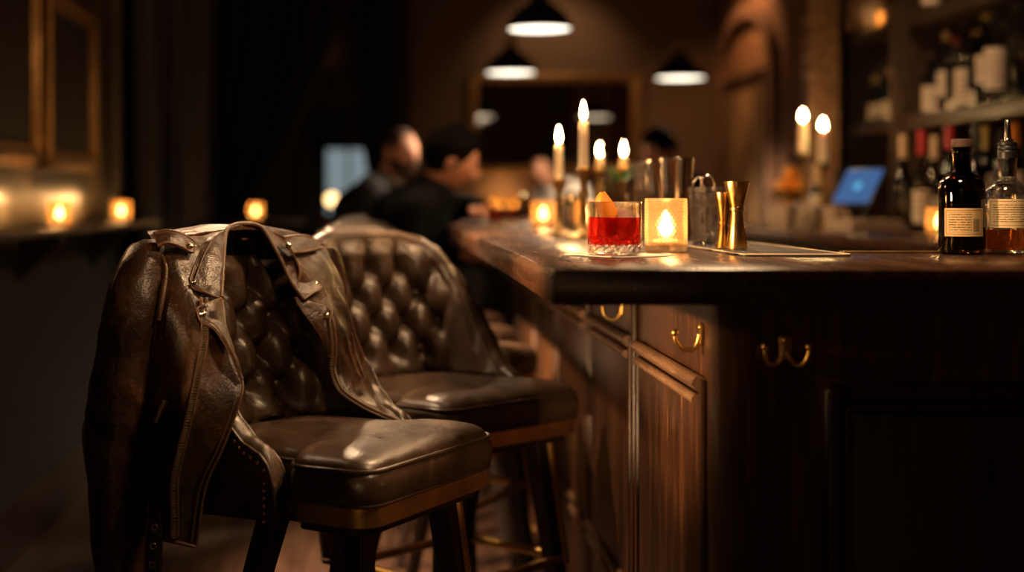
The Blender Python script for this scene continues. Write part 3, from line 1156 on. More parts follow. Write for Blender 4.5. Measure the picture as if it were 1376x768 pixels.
def make_stool():
    t = thing('bar_stool', 'x', 'stool')
    o = make_back().build('backrest', 'stool_leather', t, angle=75)
    # piping along the rim of the back
    for off in (-1, 1):
        b = MB()
        pts = []
        for i in range(121):
            a = AE * .985 * (-1 + 2 * i / 120)
            zt = interp(ZTOP, abs(a))
            p, n = back_pt(a, zt - .012, off * .96, zt)
            pts.append(p)
        b.tube(pts, .0032, 8)
        b.build('piping', 'stool_leather', o)
    bb = None
    for (a, z) in BT:
        p, n = back_pt(a, z, -1, 0)
        q = p - Vector((n.x, n.y, 0)) * -.0225
        if bb is None:
            b = MB()
            b.ball((0, 0, 0), .0092, 14, 8, (.55, 1, 1))
            bb = b.build('button', 'stool_leather', o)
            bo = bb
        else:
            bo = bb.copy()
            COL.objects.link(bo)
            bo.parent = o
        bo.location = q
        bo.rotation_euler = (0, 0, math.atan2(n.y, n.x))
    # nail heads down the front of both wings
    for s in (-1, 1):
        b = MB()
        path = []
        for k in range(30):
            a = .27 + .118 * k / 29
            zt = interp(ZTOP, a)
            path.append((a, zt - .026))
        path = [p for p in path if p[1] > .73] + [(.384, .73 - .0115 * i) for i in range(6)]
        last = None
        for (a, z) in path:
            p, n = back_pt(s * a, z, 1.0, 1)
            if last is None or (p - last).length > .0105:
                b.ball(p, .0034, 8, 5, (1, .6, 1))
                last = p
        b.build('nailhead_trim', 'brass', t)
    # cushion
    b = MB()
    prof = [(.006, .705), (.001, .711), (0, .722), (-.002, .735), (0, .748), (.003, .754), (.006, .757), (.006, .760), (.011, .768), (.020, .774), (.036, .779), (.06, .783)]
    rows = [[(x, y, z) for x, y in seat_outline(g)] for g, z in prof]
    cx = .03
    last = rows[-1]
    for k, dz in ((.72, .786), (.45, .789), (.2, .790)):
        rows.append([(cx + (x - cx) * k, y * k, dz) for x, y, z in last])
    b.grid(rows, True)
    b.fan(rows[0], True)
    b.fan(rows[-1])
    # soft sag and creases
    for v in b.v:
        if v.z > .76:
            v.z += .004 * noise.noise(Vector((v.x * 7, v.y * 7, 1.0)))
        elif v.z > .71:
            v.z += .002 * noise.noise(Vector((v.x * 14, v.y * 14, 3.0)))
    st = b.build('seat', 'stool_leather', t, angle=60)
    for (z, r, g) in ((.7585, .0034, .0035), (.7075, .003, .003)):
        b = MB()
        b.tube([(x, y, z) for x, y in seat_outline(g)], r, 8, True)
        b.build('piping', 'stool_leather', st)
    # brass band and timber base
    b = MB()
    o1, o2 = seat_outline(.004), seat_outline(.012)
    b.grid([[(x, y, z) for x, y in oo] for oo, z in ((o1, .675), (o1, .7035), (o2, .7035), (o2, .675), (o1, .675))], True)
    b.build('brass_band', 'brass', t, angle=35)
    b = MB()
    b.prism(seat_outline(.02), .660, .700)
    b.build('seat_frame', 'leg_wood', t)
    ZR = .41

    def lerp3(p, q, z):
        k = (p[2] - z) / (p[2] - q[2])
        return Vector((p[0] + (q[0] - p[0]) * k, p[1] + (q[1] - p[1]) * k, z))
    legs = []
    for (xt, yt, xb, yb) in ((.16, -.13, .215, -.22), (.16, .13, .215, .22), (.0, -.12, -.17, -.2), (.0, .12, -.17, .2)):
        p, q = (xt, yt, .672), (xb, yb, .0)
        legs.append((p, q))
        b = MB()
        rows = []
        for k in range(9):
            z = .672 * (1 - k / 8)
            c = lerp3(p, q, z)
            h = .021 - .008 * k / 8
            rows.append([(c.x + x, c.y + y, z) for x, y in round_poly([(-h, -h), (h, -h), (h, h), (-h, h)], .005, 3)])
        b.grid(rows, True, True)
        b.fan(rows[0])
        b.fan(rows[-1], True)
        lg = b.build('leg', 'leg_wood', t)
        if xt > .1 and yt > 0:
            b = MB()
            c0, c1 = lerp3(p, q, .66), lerp3(p, q, .40)
            sgn = 1 if yt > 0 else -1
            b.tube([c0 + Vector((.021, sgn * .018, 0)), c1 + Vector((.020, sgn * .0165, 0))], .007, 8)
            b.build('brass_edging', 'brass', lg)
    b = MB()
    cs = [lerp3(p, q, ZR) for p, q in legs]
    order = [cs[0] + Vector((.018, -.018, 0)), cs[1] + Vector((.018, .018, 0)), cs[3] + Vector((-.016, .016, 0)), cs[2] + Vector((-.016, -.016, 0))]
    b.tube([(x, y, ZR) for x, y in round_poly([(v.x, v.y) for v in order], .04, 8)], .0095, 12, True)
    b.build('footrest', 'brass', t)
    return t


stool = make_stool()
SPOTS = [((-.12, 2.375), -31, 'black tufted leather bar stool with the leather jacket hung over its back'),
         ((.096, 2.997), -46, 'black tufted leather bar stool standing just behind the jacket stool'),
         ((.10, 3.70), -27, 'third black leather bar stool counted from the jacket stool along the bar'),
         ((.10, 4.23), -24, 'fourth black leather bar stool counted from the jacket stool along the bar'),
         ((.10, 4.73), -24, 'black leather bar stool just in front of the seated man in black'),
         ((.06, 5.28), -20, 'black leather bar stool under the dark haired man in black'),
         ((.08, 5.86), -18, 'black leather bar stool between the two seated men'),
         ((-.06, 6.45), -10, 'farthest black leather bar stool, under the bald bearded man')]
for i, ((x, y), a, lab) in enumerate(SPOTS):
    o = stool if i == 0 else copy_tree(stool)
    o.location = (x, y, 0)
    o.rotation_euler = (0, 0, R(a))
    o['label'] = lab
    o['group'] = 'bar stools along the bar'

# ================================================================== the leather jacket on the first stool
JB = Vector((-.27, 2.42, .45))
jk = thing('leather_jacket', 'worn dark brown leather biker jacket draped over the back of the nearest stool', 'jacket', JB)


def jbuild(b, name, mat, parent=None, angle=60):
    o = b.build(name, mat, None, True, JB, angle)
    o.parent = parent or jk
    o.location = (0, 0, 0)
    return o


def G(rows):
    return [[P(*c) for c in r] for r in rows]


def wrinkle(g, amp, sc, seed, sx=1.0, sz=1.0):
    """creases in the hide: push a point grid in and out along its normals"""
    n, m = len(g), len(g[0])
    out = []
    for i in range(n):
        row = []
        for j in range(m):
            a = g[min(i + 1, n - 1)][j] - g[max(i - 1, 0)][j]
            c = g[i][min(j + 1, m - 1)] - g[i][max(j - 1, 0)]
            nn = a.cross(c)
            nn = nn.normalized() if nn.length > 1e-9 else Vector((0, -1, 0))
            p = g[i][j]
            q = Vector((p.x * sc * sx, p.y * sc * sx, p.z * sc * sz)) + Vector((seed, 0, seed))
            w = noise.noise(q) + .5 * noise.noise(q * 2.3) - .55 * abs(noise.noise(q * 1.6 + Vector((9, 3, 1))))
            row.append(p + nn * w * amp)
        out.append(row)
    return out


def edge_tube(b, pts, r=.0028, n=60, seg=8):
    b.tube(spline(pts, n), r, seg)


# ---- left front (our left), from the shoulder to the hem
LF = [[(204, 324, 2.275), (232, 319, 2.30), (262, 317, 2.33), (300, 311, 2.405)],
      [(213, 345, 2.240), (238, 345, 2.25), (266, 345, 2.285), (299, 343, 2.345)],
      [(219, 372, 2.222), (245, 372, 2.222), (270, 374, 2.25), (298, 378, 2.30)],
      [(214, 400, 2.200), (246, 403, 2.190), (274, 404, 2.205), (298, 404, 2.255)],
      [(209, 440, 2.195), (243, 445, 2.166), (276, 446, 2.170), (304, 446, 2.205)],
      [(203, 500, 2.190), (236, 503, 2.150), (266, 503, 2.145), (324, 508, 2.170)],
      [(199, 540, 2.190), (229, 540, 2.140), (259, 539, 2.130), (321, 540, 2.150)],
      [(194, 600, 2.190), (217, 600, 2.136), (244, 600, 2.118), (299, 600, 2.128)],
      [(190, 655, 2.190), (211, 655, 2.136), (234, 652, 2.112), (275, 655, 2.118)],
      [(188, 712, 2.190), (206, 722, 2.138), (234, 728, 2.108), (263, 735, 2.110)]]
LFc = G(LF)
g = patch(LFc, 90, 46)
g = wrinkle(g, .0055, 9, 2.0, 1.6, .7)
b = MB()
b.sheet(g, .0034)
lf = jbuild(b, 'front_panel', 'jacket')
# edges and seams
b = MB()
edge_tube(b, [r[3] + Vector((.001, -.002, 0)) for r in LFc[3:]], .0023)
edge_tube(b, [c + Vector((0, -.002, .001)) for c in spline(LFc[-1], 8)], .003)
edge_tube(b, [P(263 - 7, y, d - .004) if 0 else P(x - 6, y, d - .003) for x, y, d in [(324, 512, 2.168), (321, 540, 2.148), (299, 600, 2.126), (275, 655, 2.116), (263, 726, 2.108)]], .0014)
edge_tube(b, [P(x, y, d) for x, y, d in [(209, 328, 2.262), (220, 350, 2.233), (223, 366, 2.218), (219, 398, 2.194), (213, 430, 2.185)]], .0034)
jbuild(b, 'edge_binding', 'jacket_edge', lf)
# main zip
zp = [(274, 400, 2.200), (276, 425, 2.178), (276, 446, 2.166), (272, 475, 2.152), (266, 503, 2.141), (259, 539, 2.126), (254, 560, 2.121), (244, 600, 2.113), (237, 630, 2.109), (234, 655, 2.107), (235, 700, 2.104), (234, 722, 2.103)]
zc = spline([P(*p) for p in zp], 300)
b = MB()
b.tube([p + Vector((-.0045, 0, 0)) for p in zc[::4]], .003, 8)
b.tube([p + Vector((.0045, 0, 0)) for p in zc[::4]], .0022, 8)
jbuild(b, 'zip_tape', 'jacket_edge', lf)
b = MB()
acc = 0
for a, c in zip(zc, zc[1:]):
    acc += (c - a).length
    if acc > .0034 and c.z < P(0, 430, 2.17).z:
        acc = 0
        b.box(c + Vector((-.0028, -.0028, -.0011)), c + Vector((.0028, .0010, .0011)))
zt = jbuild(b, 'main_zip', 'zip', lf)
# slanted pocket zip
b = MB()
pz = spline([P(222, 538, 2.142), P(216, 551, 2.142), P(210, 566, 2.144)], 30)
b.tube([p + Vector((-.003, -.003, 0)) for p in pz], .0022, 8)
b.tube([p + Vector((.003, -.003, 0)) for p in pz], .0022, 8)
jbuild(b, 'pocket_edge', 'jacket_edge', lf)
b = MB()
for p in pz:
    b.box(p + Vector((-.0018, -.0035, -.0008)), p + Vector((.0018, -.001, .0008)))
jbuild(b, 'pocket_zip', 'zip', lf)

# ---- lapel on our left
LL = [[(266, 414, 2.176), (276, 409, 2.186), (286, 405, 2.204), (297, 401, 2.238)],
      [(267, 422, 2.168), (278, 418, 2.176), (288, 417, 2.192), (298, 414, 2.226)],
      [(271, 431, 2.162), (281, 430, 2.170), (291, 430, 2.184), (300, 428, 2.214)],
      [(290, 443, 2.160), (295, 444, 2.164), (300, 445, 2.174), (306, 446, 2.196)],
      [(301, 459, 2.158), (305, 461, 2.160), (308, 463, 2.166), (312, 465, 2.180)],
      [(312, 478, 2.158), (314, 480, 2.158), (316, 481, 2.162), (318, 482, 2.170)],
      [(325, 509, 2.156), (325, 509, 2.157), (326, 509, 2.158), (326, 510, 2.160)]]
LLc = G(LL)
g = wrinkle(patch(LLc, 46, 22), .0014, 40, 5.0)
b = MB()
b.sheet(g, .004)
lap = jbuild(b, 'lapel', 'jacket')
b = MB()
edge_tube(b, [LLc[0][3], LLc[0][2], LLc[0][1], LLc[0][0], LLc[1][0], LLc[2][0], P(281, 437, 2.160), LLc[3][0], LLc[4][0], LLc[5][0], LLc[6][0]], .0023, 90)
edge_tube(b, [P(x, y, d - .004) for x, y, d in [(292, 408, 2.222), (274, 416, 2.176), (275, 426, 2.166), (292, 439, 2.163), (306, 461, 2.160), (317, 482, 2.157)]], .0013, 70)
jbuild(b, 'lapel_binding', 'jacket_edge', lap)


def snap(p, parent, r=.0052):
    b = MB()
    b.lathe([(0, .003), (r * .5, .0028), (r * .85, .0018), (r, 0), (r * 1.1, -.001)], 18)
    b.lathe([(0, .0042), (r * .35, .0038), (r * .45, .0028)], 12)
    rot = Vector((.15, -1, .25)).to_track_quat('Z', 'Y').to_matrix()
    for v in b.v:
        v[:] = p + rot @ v
    return jbuild(b, 'snap', 'snap', parent)


snap(P(272.5, 421.5, 2.160), lap)

# ---- collar: left leaf, right leaf and neck band
fold_l = [(331, 301, 2.475), (314, 303, 2.44), (304, 312, 2.405), (301, 337, 2.345), (299.5, 361, 2.30), (298, 385, 2.262), (297, 400, 2.243)]
mid_l = [(328, 302, 2.468), (307, 307, 2.415), (292, 318, 2.365), (285, 340, 2.31), (281, 364, 2.268), (279, 386, 2.236), (281, 397, 2.218)]
out_l = [(325, 304, 2.46), (299, 311, 2.398), (277, 324, 2.335), (266, 345, 2.285), (258, 366, 2.245), (255, 379, 2.225), (262, 388, 2.214)]
cl = [[P(*x) for x in r] for r in zip(fold_l, mid_l, out_l)]
g = wrinkle(patch(cl, 50, 20), .0016, 35, 3.0)
b = MB()
b.sheet(g, .0042)
col = jbuild(b, 'collar', 'jacket')
b = MB()
edge_tube(b, [P(*x) for x in out_l] + [P(275, 392, 2.212), P(285, 397, 2.218), P(297, 401, 2.240)], .0023, 90)
edge_tube(b, [P(*x) + Vector((0, -.002, .001)) for x in fold_l], .004, 80)
edge_tube(b, [P(x + 7, y, d - .003) for x, y, d in out_l[2:]], .0012, 50)
jbuild(b, 'collar_binding', 'jacket_edge', col)
snap(P(260.5, 379, 2.219), col, .004)

fold_r = [(331, 301, 2.475), (350, 305.5, 2.490), (366, 328, 2.490), (379, 352, 2.480), (391, 378, 2.470), (408, 402, 2.466)]
mid_r = [(336, 302, 2.485), (358, 307, 2.515), (378, 330, 2.518), (394, 354, 2.508), (408, 376, 2.500), (420, 394, 2.490)]
out_r = [(341, 304, 2.50), (367, 310, 2.54), (389, 334, 2.54), (406, 356, 2.535), (423, 377, 2.525), (431.5, 386, 2.515)]
cr = [[P(*x) for x in r] for r in zip(fold_r, mid_r, out_r)]
g = wrinkle(patch(cr, 46, 20), .0014, 35, 8.0)
b = MB()
b.sheet(g, .0042)
colr = jbuild(b, 'collar', 'jacket')
b = MB()
edge_tube(b, [P(*x) + Vector((0, -.002, 0)) for x in out_r] + [P(420, 394, 2.484), P(408, 402, 2.462)], .0023, 80)
edge_tube(b, [P(*x) + Vector((0, -.002, .001)) for x in fold_r], .004, 80)
jbuild(b, 'collar_binding', 'jacket_edge', colr)
snap(P(424, 381, 2.516), colr, .0048)
# lining behind the neck
nk = [[(x, y, d + .004) for x, y, d in [(303, 314, 2.405), (314, 304, 2.44), (331, 302, 2.475), (350, 307, 2.490), (366, 329, 2.490)]],
      [(309, 322, 2.47), (319, 311, 2.505), (333, 309, 2.53), (349, 314, 2.545), (362, 333, 2.535)],
      [(312, 345, 2.52), (321, 335, 2.545), (334, 333, 2.56), (348, 336, 2.565), (360, 348, 2.555)]]
b = MB()
b.sheet(patch(G(nk), 16, 30), .003)
nl = jbuild(b, 'neck_lining', 'lining')
b = MB()
edge_tube(b, [P(318, 318, 2.495), P(326, 321, 2.49), P(334, 320, 2.505)], .0022, 16)
jbuild(b, 'hanger_loop', 'jacket', nl)

# ---- right front (our right): runs down from the right shoulder to the seat corner
RF = [[(392, 338, 2.515), (408, 332, 2.57), (424, 328, 2.62), (436, 331, 2.665)],
      [(402, 360, 2.495), (422, 358, 2.545), (440, 358, 2.59), (451, 361, 2.635)],
      [(400, 385, 2.480), (425, 385, 2.520), (446, 386, 2.570), (460, 386, 2.62)],
      [(404, 404, 2.472), (428, 408, 2.500), (450, 412, 2.545), (467, 414, 2.60)],
      [(432, 440, 2.482), (448, 440, 2.490), (463, 444, 2.535), (477, 446, 2.59)],
      [(442, 470, 2.490), (455, 472, 2.490), (470, 474, 2.530), (487, 474, 2.585)],
      [(446, 499, 2.485), (460, 502, 2.487), (476, 505, 2.520), (497, 507, 2.575)],
      [(456, 524, 2.470), (470, 528, 2.475), (488, 530, 2.510), (508, 530, 2.56)],
      [(480, 542, 2.470), (493, 543, 2.480), (505, 544, 2.505), (521, 546, 2.535)],
      [(505, 555, 2.475), (513, 555, 2.485), (521, 555, 2.498), (529, 555, 2.512)],
      [(533, 567, 2.488), (534, 566, 2.490), (535, 566, 2.493), (537, 565, 2.497)]]
RFc = G(RF)
g = wrinkle(patch(RFc, 80, 30), .005, 10, 6.0, 1.5, .8)
b = MB()
b.sheet(g, .0034)
rf = jbuild(b, 'front_panel', 'jacket')
b = MB()
edge_tube(b, [r[0] + Vector((0, -.002, 0)) for r in RFc[5:]], .003, 70)
edge_tube(b, [P(x, y, d - .004) for x, y, d in [(466, 450, 2.53), (470, 470, 2.528), (480, 500, 2.525), (486, 508, 2.53)]], .0022, 30)
edge_tube(b, [P(x, y, d - .005) for x, y, d in [(473, 448, 2.56), (477, 470, 2.56), (486, 497, 2.55), (490, 506, 2.55)]], .0022, 30)
jbuild(b, 'edge_binding', 'jacket_edge', rf)
# zip on this side
zp2 = [(441, 424, 2.484), (445, 440, 2.478), (447, 462, 2.476), (447, 480, 2.476), (446, 499, 2.472), (456, 524, 2.458), (480, 542, 2.458), (505, 555, 2.466), (531, 566, 2.478)]
zc = spline([P(*p) for p in zp2], 220)
b = MB()
b.tube([p + Vector((.005, 0, .002)) for p in zc[::3]], .003, 8)
jbuild(b, 'zip_tape', 'jacket_edge', rf)
b = MB()
acc = 0
for a, c in zip(zc, zc[1:]):
    acc += (c - a).length
    if acc > .0036:
        acc = 0
        b.box(c + Vector((-.0026, -.0026, -.0011)), c + Vector((.0026, .0008, .0011)))
jbuild(b, 'main_zip', 'zip', rf)
# right lapel
RL = [[(396, 400, 2.462), (416, 406, 2.478), (436, 412, 2.492), (445, 419, 2.486)],
      [(402, 412, 2.458), (418, 416, 2.470), (434, 420, 2.482), (444, 426, 2.478)],
      [(416, 432, 2.460), (426, 432, 2.466), (436, 434, 2.474), (443, 436, 2.472)],
      [(430, 452, 2.466), (436, 452, 2.468), (440, 453, 2.470), (445, 454, 2.470)],
      [(440, 478, 2.474), (442, 478, 2.472), (444, 478, 2.471), (446, 478, 2.470)]]
RLc = G(RL)
b = MB()
b.sheet(wrinkle(patch(RLc, 30, 20), .0012, 40, 12.0), .004)
rl = jbuild(b, 'lapel', 'jacket')
b = MB()
edge_tube(b, [RLc[0][0], RLc[0][1], RLc[0][2], RLc[0][3], RLc[1][3], RLc[2][3], RLc[3][3], RLc[4][3]], .0023, 70)
jbuild(b, 'lapel_binding', 'jacket_edge', rl)
snap(P(438.5, 423.5, 2.474), rl, .0056)

# ---- back of the jacket: over the top of the stool back and down behind it
BK = [[(204, 324, 2.275), (240, 316, 2.318), (300, 309, 2.405), (345, 309, 2.49), (392, 322, 2.56), (436, 331, 2.665)],
      [(198, 314, 2.290), (240, 309, 2.345), (300, 304, 2.450), (345, 305, 2.535), (392, 314, 2.615), (432, 326, 2.69)],
      [(200, 318, 2.330), (240, 312, 2.40), (300, 308, 2.50), (345, 308, 2.585), (390, 318, 2.66), (426, 330, 2.72)],
      [(200, 360, 2.345), (240, 350, 2.43), (300, 345, 2.535), (345, 345, 2.62), (388, 352, 2.69), (424, 365, 2.735)],
      [(196, 480, 2.350), (240, 480, 2.44), (300, 480, 2.55), (345, 480, 2.64), (388, 480, 2.70), (424, 480, 2.74)],
      [(196, 600, 2.340), (240, 600, 2.44), (300, 600, 2.55), (345, 600, 2.64), (388, 600, 2.70), (424, 600, 2.74)],
      [(196, 672, 2.330), (240, 672, 2.44), (300, 668, 2.55), (345, 664, 2.64), (388, 660, 2.70), (424, 656, 2.74)]]
g = wrinkle(patch(G(BK), 60, 70), .004, 9, 15.0, 1.2, .9)
b = MB()
b.sheet(g, .0034)
jbuild(b, 'back_panel', 'jacket')


# ---- sleeves
def sleeve(rings, name, seed, amp=.006, nz=110, seg=44, zmin=None):
    """rings: (left px, right px, y px, depth, half thickness, tilt px)"""
    cen, ax, th = [], [], []
    for (l, r, y, d, t, tl) in rings:
        a, c = P(l, y + tl, d + .02), P(r, y - tl, d - .0)
        cen.append((a + c) / 2)
        ax.append((c - a) / 2)
        th.append(Vector((t, 0, 0)))
    cen, ax, th = spline(cen, nz), spline(ax, nz), spline(th, nz)
    rows = []
    for i in range(nz):
        row = []
        w = Vector((-ax[i].y, ax[i].x, 0)).normalized()
        for j in range(seg):
            a = 2 * PI * j / seg
            ca, sa = math.cos(a), math.sin(a)
            ca = math.copysign(abs(ca) ** .85, ca)
            p = cen[i] + ax[i] * ca - w * th[i].x * sa
            n = (ax[i].normalized() * ca - w * sa)
            q = Vector((p.x * 9, p.y * 9, p.z * 11)) + Vector((seed, seed, 0))
            q2 = Vector((a * 1.3, p.z * 30, seed))
            k = noise.noise(q) + .45 * noise.noise(q * 2.4) - .7 * abs(noise.noise(Vector((math.cos(a) * 1.2, math.sin(a) * 1.2, p.z * 16 + seed))))
            row.append(p + n * k * amp)
        rows.append(row)
    b = MB()
    b.grid(rows, True)
    inner = [[p.lerp(sum(r, Vector()) / seg, .06) for p in r] for r in (rows[-1], rows[-6])]
    b.grid([rows[-1]] + inner, True)
    b.fan(rows[0], True)
    b.fan(inner[-1])
    o = jbuild(b, name, 'jacket')
    return o, rows


SL = [(196, 214, 321, 2.268, .012, 0), (181, 217, 328, 2.255, .034, 3), (166, 220, 346, 2.238, .046, 4), (156, 222, 370, 2.226, .052, 2), (147, 220, 400, 2.214, .054, 0),
      (137, 211, 442, 2.204, .055, 0), (127, 207, 500, 2.196, .055, 0), (120, 202, 545, 2.19, .055, 0), (117, 200, 585, 2.186, .055, 0),
      (120, 198, 640, 2.182, .054, 0), (127, 197, 700, 2.178, .051, 0), (135, 197, 768, 2.172, .047, 0), (143, 198, 840, 2.168, .044, 0), (146, 198, 880, 2.166, .043, 0)]
sl, rows = sleeve(SL, 'sleeve', 1.7)
b = MB()
for (col_, ms) in ((16, .0016),):
    b.tube([rows[i][col_ % 44] for i in range(6, 108)], ms, 6)
# sleeve head seam
jbuild(b, 'sleeve_seam', 'jacket_edge', sl)
b = MB()
z0 = rows[96]
b.tube([rows[99][j] for j in range(44)], .003, 6, True)
jbuild(b, 'cuff_seam', 'jacket_edge', sl)
SR = [(428, 446, 333, 2.69, .012, 0), (425, 452, 345, 2.70, .034, 0), (424, 459, 368, 2.71, .045, 0), (424, 466, 410, 2.72, .05, 0), (426, 470, 470, 2.73, .05, 0), (428, 472, 540, 2.735, .05, 0),
      (430, 474, 610, 2.735, .046, 0), (431, 476, 680, 2.735, .042, 0), (433, 478, 730, 2.735, .040, 0), (434, 479, 752, 2.735, .040, 0)]
sr, rows2 = sleeve(SR, 'sleeve', 6.1)
b = MB()
b.tube([rows2[104][j] for j in range(44)], .003, 6, True)
p = rows2[92][34]
b.tube([rows2[i][33] for i in range(80, 108)], .0025, 6)
jbuild(b, 'cuff_seam', 'jacket_edge', sr)
b = MB()
for i in range(82, 107, 2):
    q = rows2[i][36]
    b.box(q + Vector((-.003, -.004, -.0014)), q + Vector((.003, .001, .0014)))
jbuild(b, 'cuff_zip', 'zip', sr)


# ---- shoulder straps with snaps
def strap(rows, name, snap_at, r=.0052):
    g = patch(G(rows), 14, 34)
    b = MB()
    b.sheet(wrinkle(g, .0008, 40, 3.3), .005)
    o = jbuild(b, name, 'jacket')
    b = MB()
    per = list(g[0]) + [row[-1] for row in g[1:]] + list(g[-1])[::-1]
    b.tube([p + Vector((0, -.002, .001)) for p in per], .0028, 6)
    mid = [[g[2][j] for j in range(2, 31)], [g[-3][j] for j in range(2, 31)]]
    for m in mid:
        b.tube([p + Vector((0, -.0035, .001)) for p in m], .0011, 6)
    jbuild(b, 'strap_binding', 'jacket_edge', o)
    snap(P(*snap_at), o, r)
    return o


strap([[(207, 314, 2.252), (225, 310.5, 2.262), (244, 315, 2.275), (259, 324, 2.288), (263, 331, 2.284)],
       [(209, 322, 2.236), (226, 318.5, 2.246), (242, 323, 2.258), (256, 330, 2.272), (262.5, 334, 2.274)],
       [(212, 331, 2.226), (226, 326.5, 2.234), (241, 331, 2.246), (254, 338, 2.260), (260, 338.5, 2.266)]], 'shoulder_strap', (255, 330.5, 2.262))
strap([[(381, 320, 2.50), (396, 317.5, 2.54), (414, 318, 2.585), (424, 325, 2.61)],
       [(386, 329, 2.486), (400, 327.5, 2.525), (416, 327, 2.57), (428, 329, 2.605)],
       [(393, 340, 2.476), (405, 339, 2.515), (418, 337, 2.56), (432, 334, 2.60)]], 'shoulder_strap', (387.5, 329.5, 2.472), .005)

# ---- hanging belt with eyelets
BTp = [[(200, 674, 2.135), (207, 677, 2.128), (214, 684, 2.124)],
       [(198, 700, 2.132), (207, 702, 2.124), (217, 704, 2.122)],
       [(196, 735, 2.130), (206, 735, 2.122), (217, 736, 2.122)],
       [(195, 770, 2.130), (205, 770, 2.122), (216, 770, 2.122)],
       [(194, 810, 2.130), (204, 812, 2.122), (215, 810, 2.122)],
       [(196, 832, 2.130), (204, 838, 2.124), (212, 832, 2.124)]]
g = patch(G(BTp), 40, 10)
b = MB()
b.sheet(g, .0045)
bt_ = jbuild(b, 'belt', 'jacket')
b = MB()
b.tube([r[0] + Vector((0, -.002, 0)) for r in g], .0022, 6)
b.tube([r[-1] + Vector((0, -.002, 0)) for r in g], .0022, 6)
jbuild(b, 'belt_edge', 'jacket_edge', bt_)
b = MB()
for (x, y) in ((208, 708), (206, 733), (204.5, 758), (204, 784)):
    c = P(x, y, 2.118)
    b.tube([c + Vector((.0042 * math.cos(a), -.001, .0042 * math.sin(a))) for a in [2 * PI * k / 16 for k in range(16)]], .0013, 6, True)
jbuild(b, 'eyelet', 'zip', bt_)

# ================================================================== things on the bar
def at(px, d):
    return ((px - CX) * d / F, d, ZT)


# paper napkin under the drink
nx, ny, _ = at(832, 2.265)
b = MB()
rows = []
for i in range(15):
    row = []
    for j in range(15):
        x, y = (i / 14 - .5) * .125, (j / 14 - .5) * .125
        z = .0012 + .0012 * max(0, abs(x) / .0625 - .75) * 4 * (1 + noise.noise(Vector((x * 40, y * 40, 0))))
        a = R(28)
        row.append((nx + x * math.cos(a) - y * math.sin(a), ny + x * math.sin(a) + y * math.cos(a), ZT + z))
    rows.append(row)
b.sheet(rows, .0012)
o = b.build('paper_napkin', 'paper', origin=(nx, ny, ZT))
tag(o, 'pale square paper napkin lying on the bar under the red cocktail', 'napkin')

# rocks glass
gx, gy, _ = at(825.5, 2.252)
ZG = ZT + .0028
t = thing('rocks_glass', 'cut crystal tumbler of red cocktail standing on the paper napkin', 'glass', (gx, gy, ZG))
RG, HG = .0425, .084


def cut(r, z, a):
    if z < .004 or z > .050 or r < .036:
        return r
    k = 10
    u = a * k / (2 * PI)
    if z < .0135:
        v = (z - .004) / .0095
        m = max(abs(((u * 1.5 + v * .5) % 1) - .5), abs(((u * 1.5 - v * .5) % 1) - .5))
        return r - .0022 * max(0, (m - .30) / .20)
    v = (z - .0135) / .0105
    w = ((z - .0135) / .021)
    top = .0345 + .0105 * (1 - 2 * abs((u % 1) - .5)) - .005
    m = max(abs(((u + v * .5) % 1) - .5), abs(((u - v * .5) % 1) - .5))
    if z > top:
        g = max(0, (abs((u * 2 % 1) - .5) - .42) / .08)
        return r - .0006 * g
    return r - .0018 * max(0, (m - .40) / .10)


prof = [(0, .0015), (.030, .001), (.037, 0)]
n = 60
for i in range(n + 1):
    z = .002 + (HG - .004) * i / n
    prof.append((RG - .0015 * max(0, (.006 - z) / .006), z))
prof += [(RG - .0006, HG - .0006), (RG - .0016, HG), (RG - .0026, HG - .0008)]
ri = RG - .0036
for i in range(12):
    z = HG - .004 - (HG - .004 - .022) * i / 11
    prof.append((ri, z))
prof += [(ri - .002, .0165), (ri - .008, .0148), (0, .0145)]
b = MB()
b.lathe(prof, 176, warp=cut)
o = b.build('tumbler', 'clear', t, angle=28)
b = MB()
rl_ = ri + .00015
b.lathe([(0, .0149), (rl_ - .009, .0151), (rl_ - .002, .0168), (rl_, .022), (rl_, .058), (rl_ + .0001, .0592), (rl_ - .001, .0586), (0, .0585)], 64)
b.build('red_drink', 'drink', t)
# ice ball
b = MB()
b.ball((0, 0, 0), .0268, 40, 28)
for v in b.v:
    v *= 1 + .035 * noise.noise(v * 60)
o = b.build('ice_ball', 'ball_ice', loc=(gx + .0085, gy - .0072, ZG + .0478))
tag(o, 'large clear ice ball floating in the red cocktail', 'ice')
# orange peel twist
rows = []
pl = [((-.010, -.029, .030), .009, 25), ((-.0105, -.030, .044), .0110, 20), ((-.0125, -.029, .060), .0125, 8), ((-.0195, -.026, .077), .012, -4), ((-.0245, -.022, .091), .0085, -14), ((-.0235, -.020, .0985), .0028, -22)]
cs = spline([Vector(p[0]) for p in pl], 26)
ws = spline([Vector((p[1], p[2], 0)) for p in pl], 26)
for c, w in zip(cs, ws):
    a = R(w.y)
    row = []
    for j in range(13):
        u = j / 12 * 2 - 1
        x = u * w.x
        row.append(c + Vector((x * math.cos(a) + .0, x * math.sin(a) * .6 + .006 * u * u, x * .35)))
    rows.append(row)
b = MB()
b.sheet(rows, .0028)
for v in b.v:
    v += Vector((.002, .0, .0))
o = b.build('orange_peel', 'peel', loc=(gx, gy, ZG))
tag(o, 'curled strip of orange peel standing in the red cocktail', 'garnish')


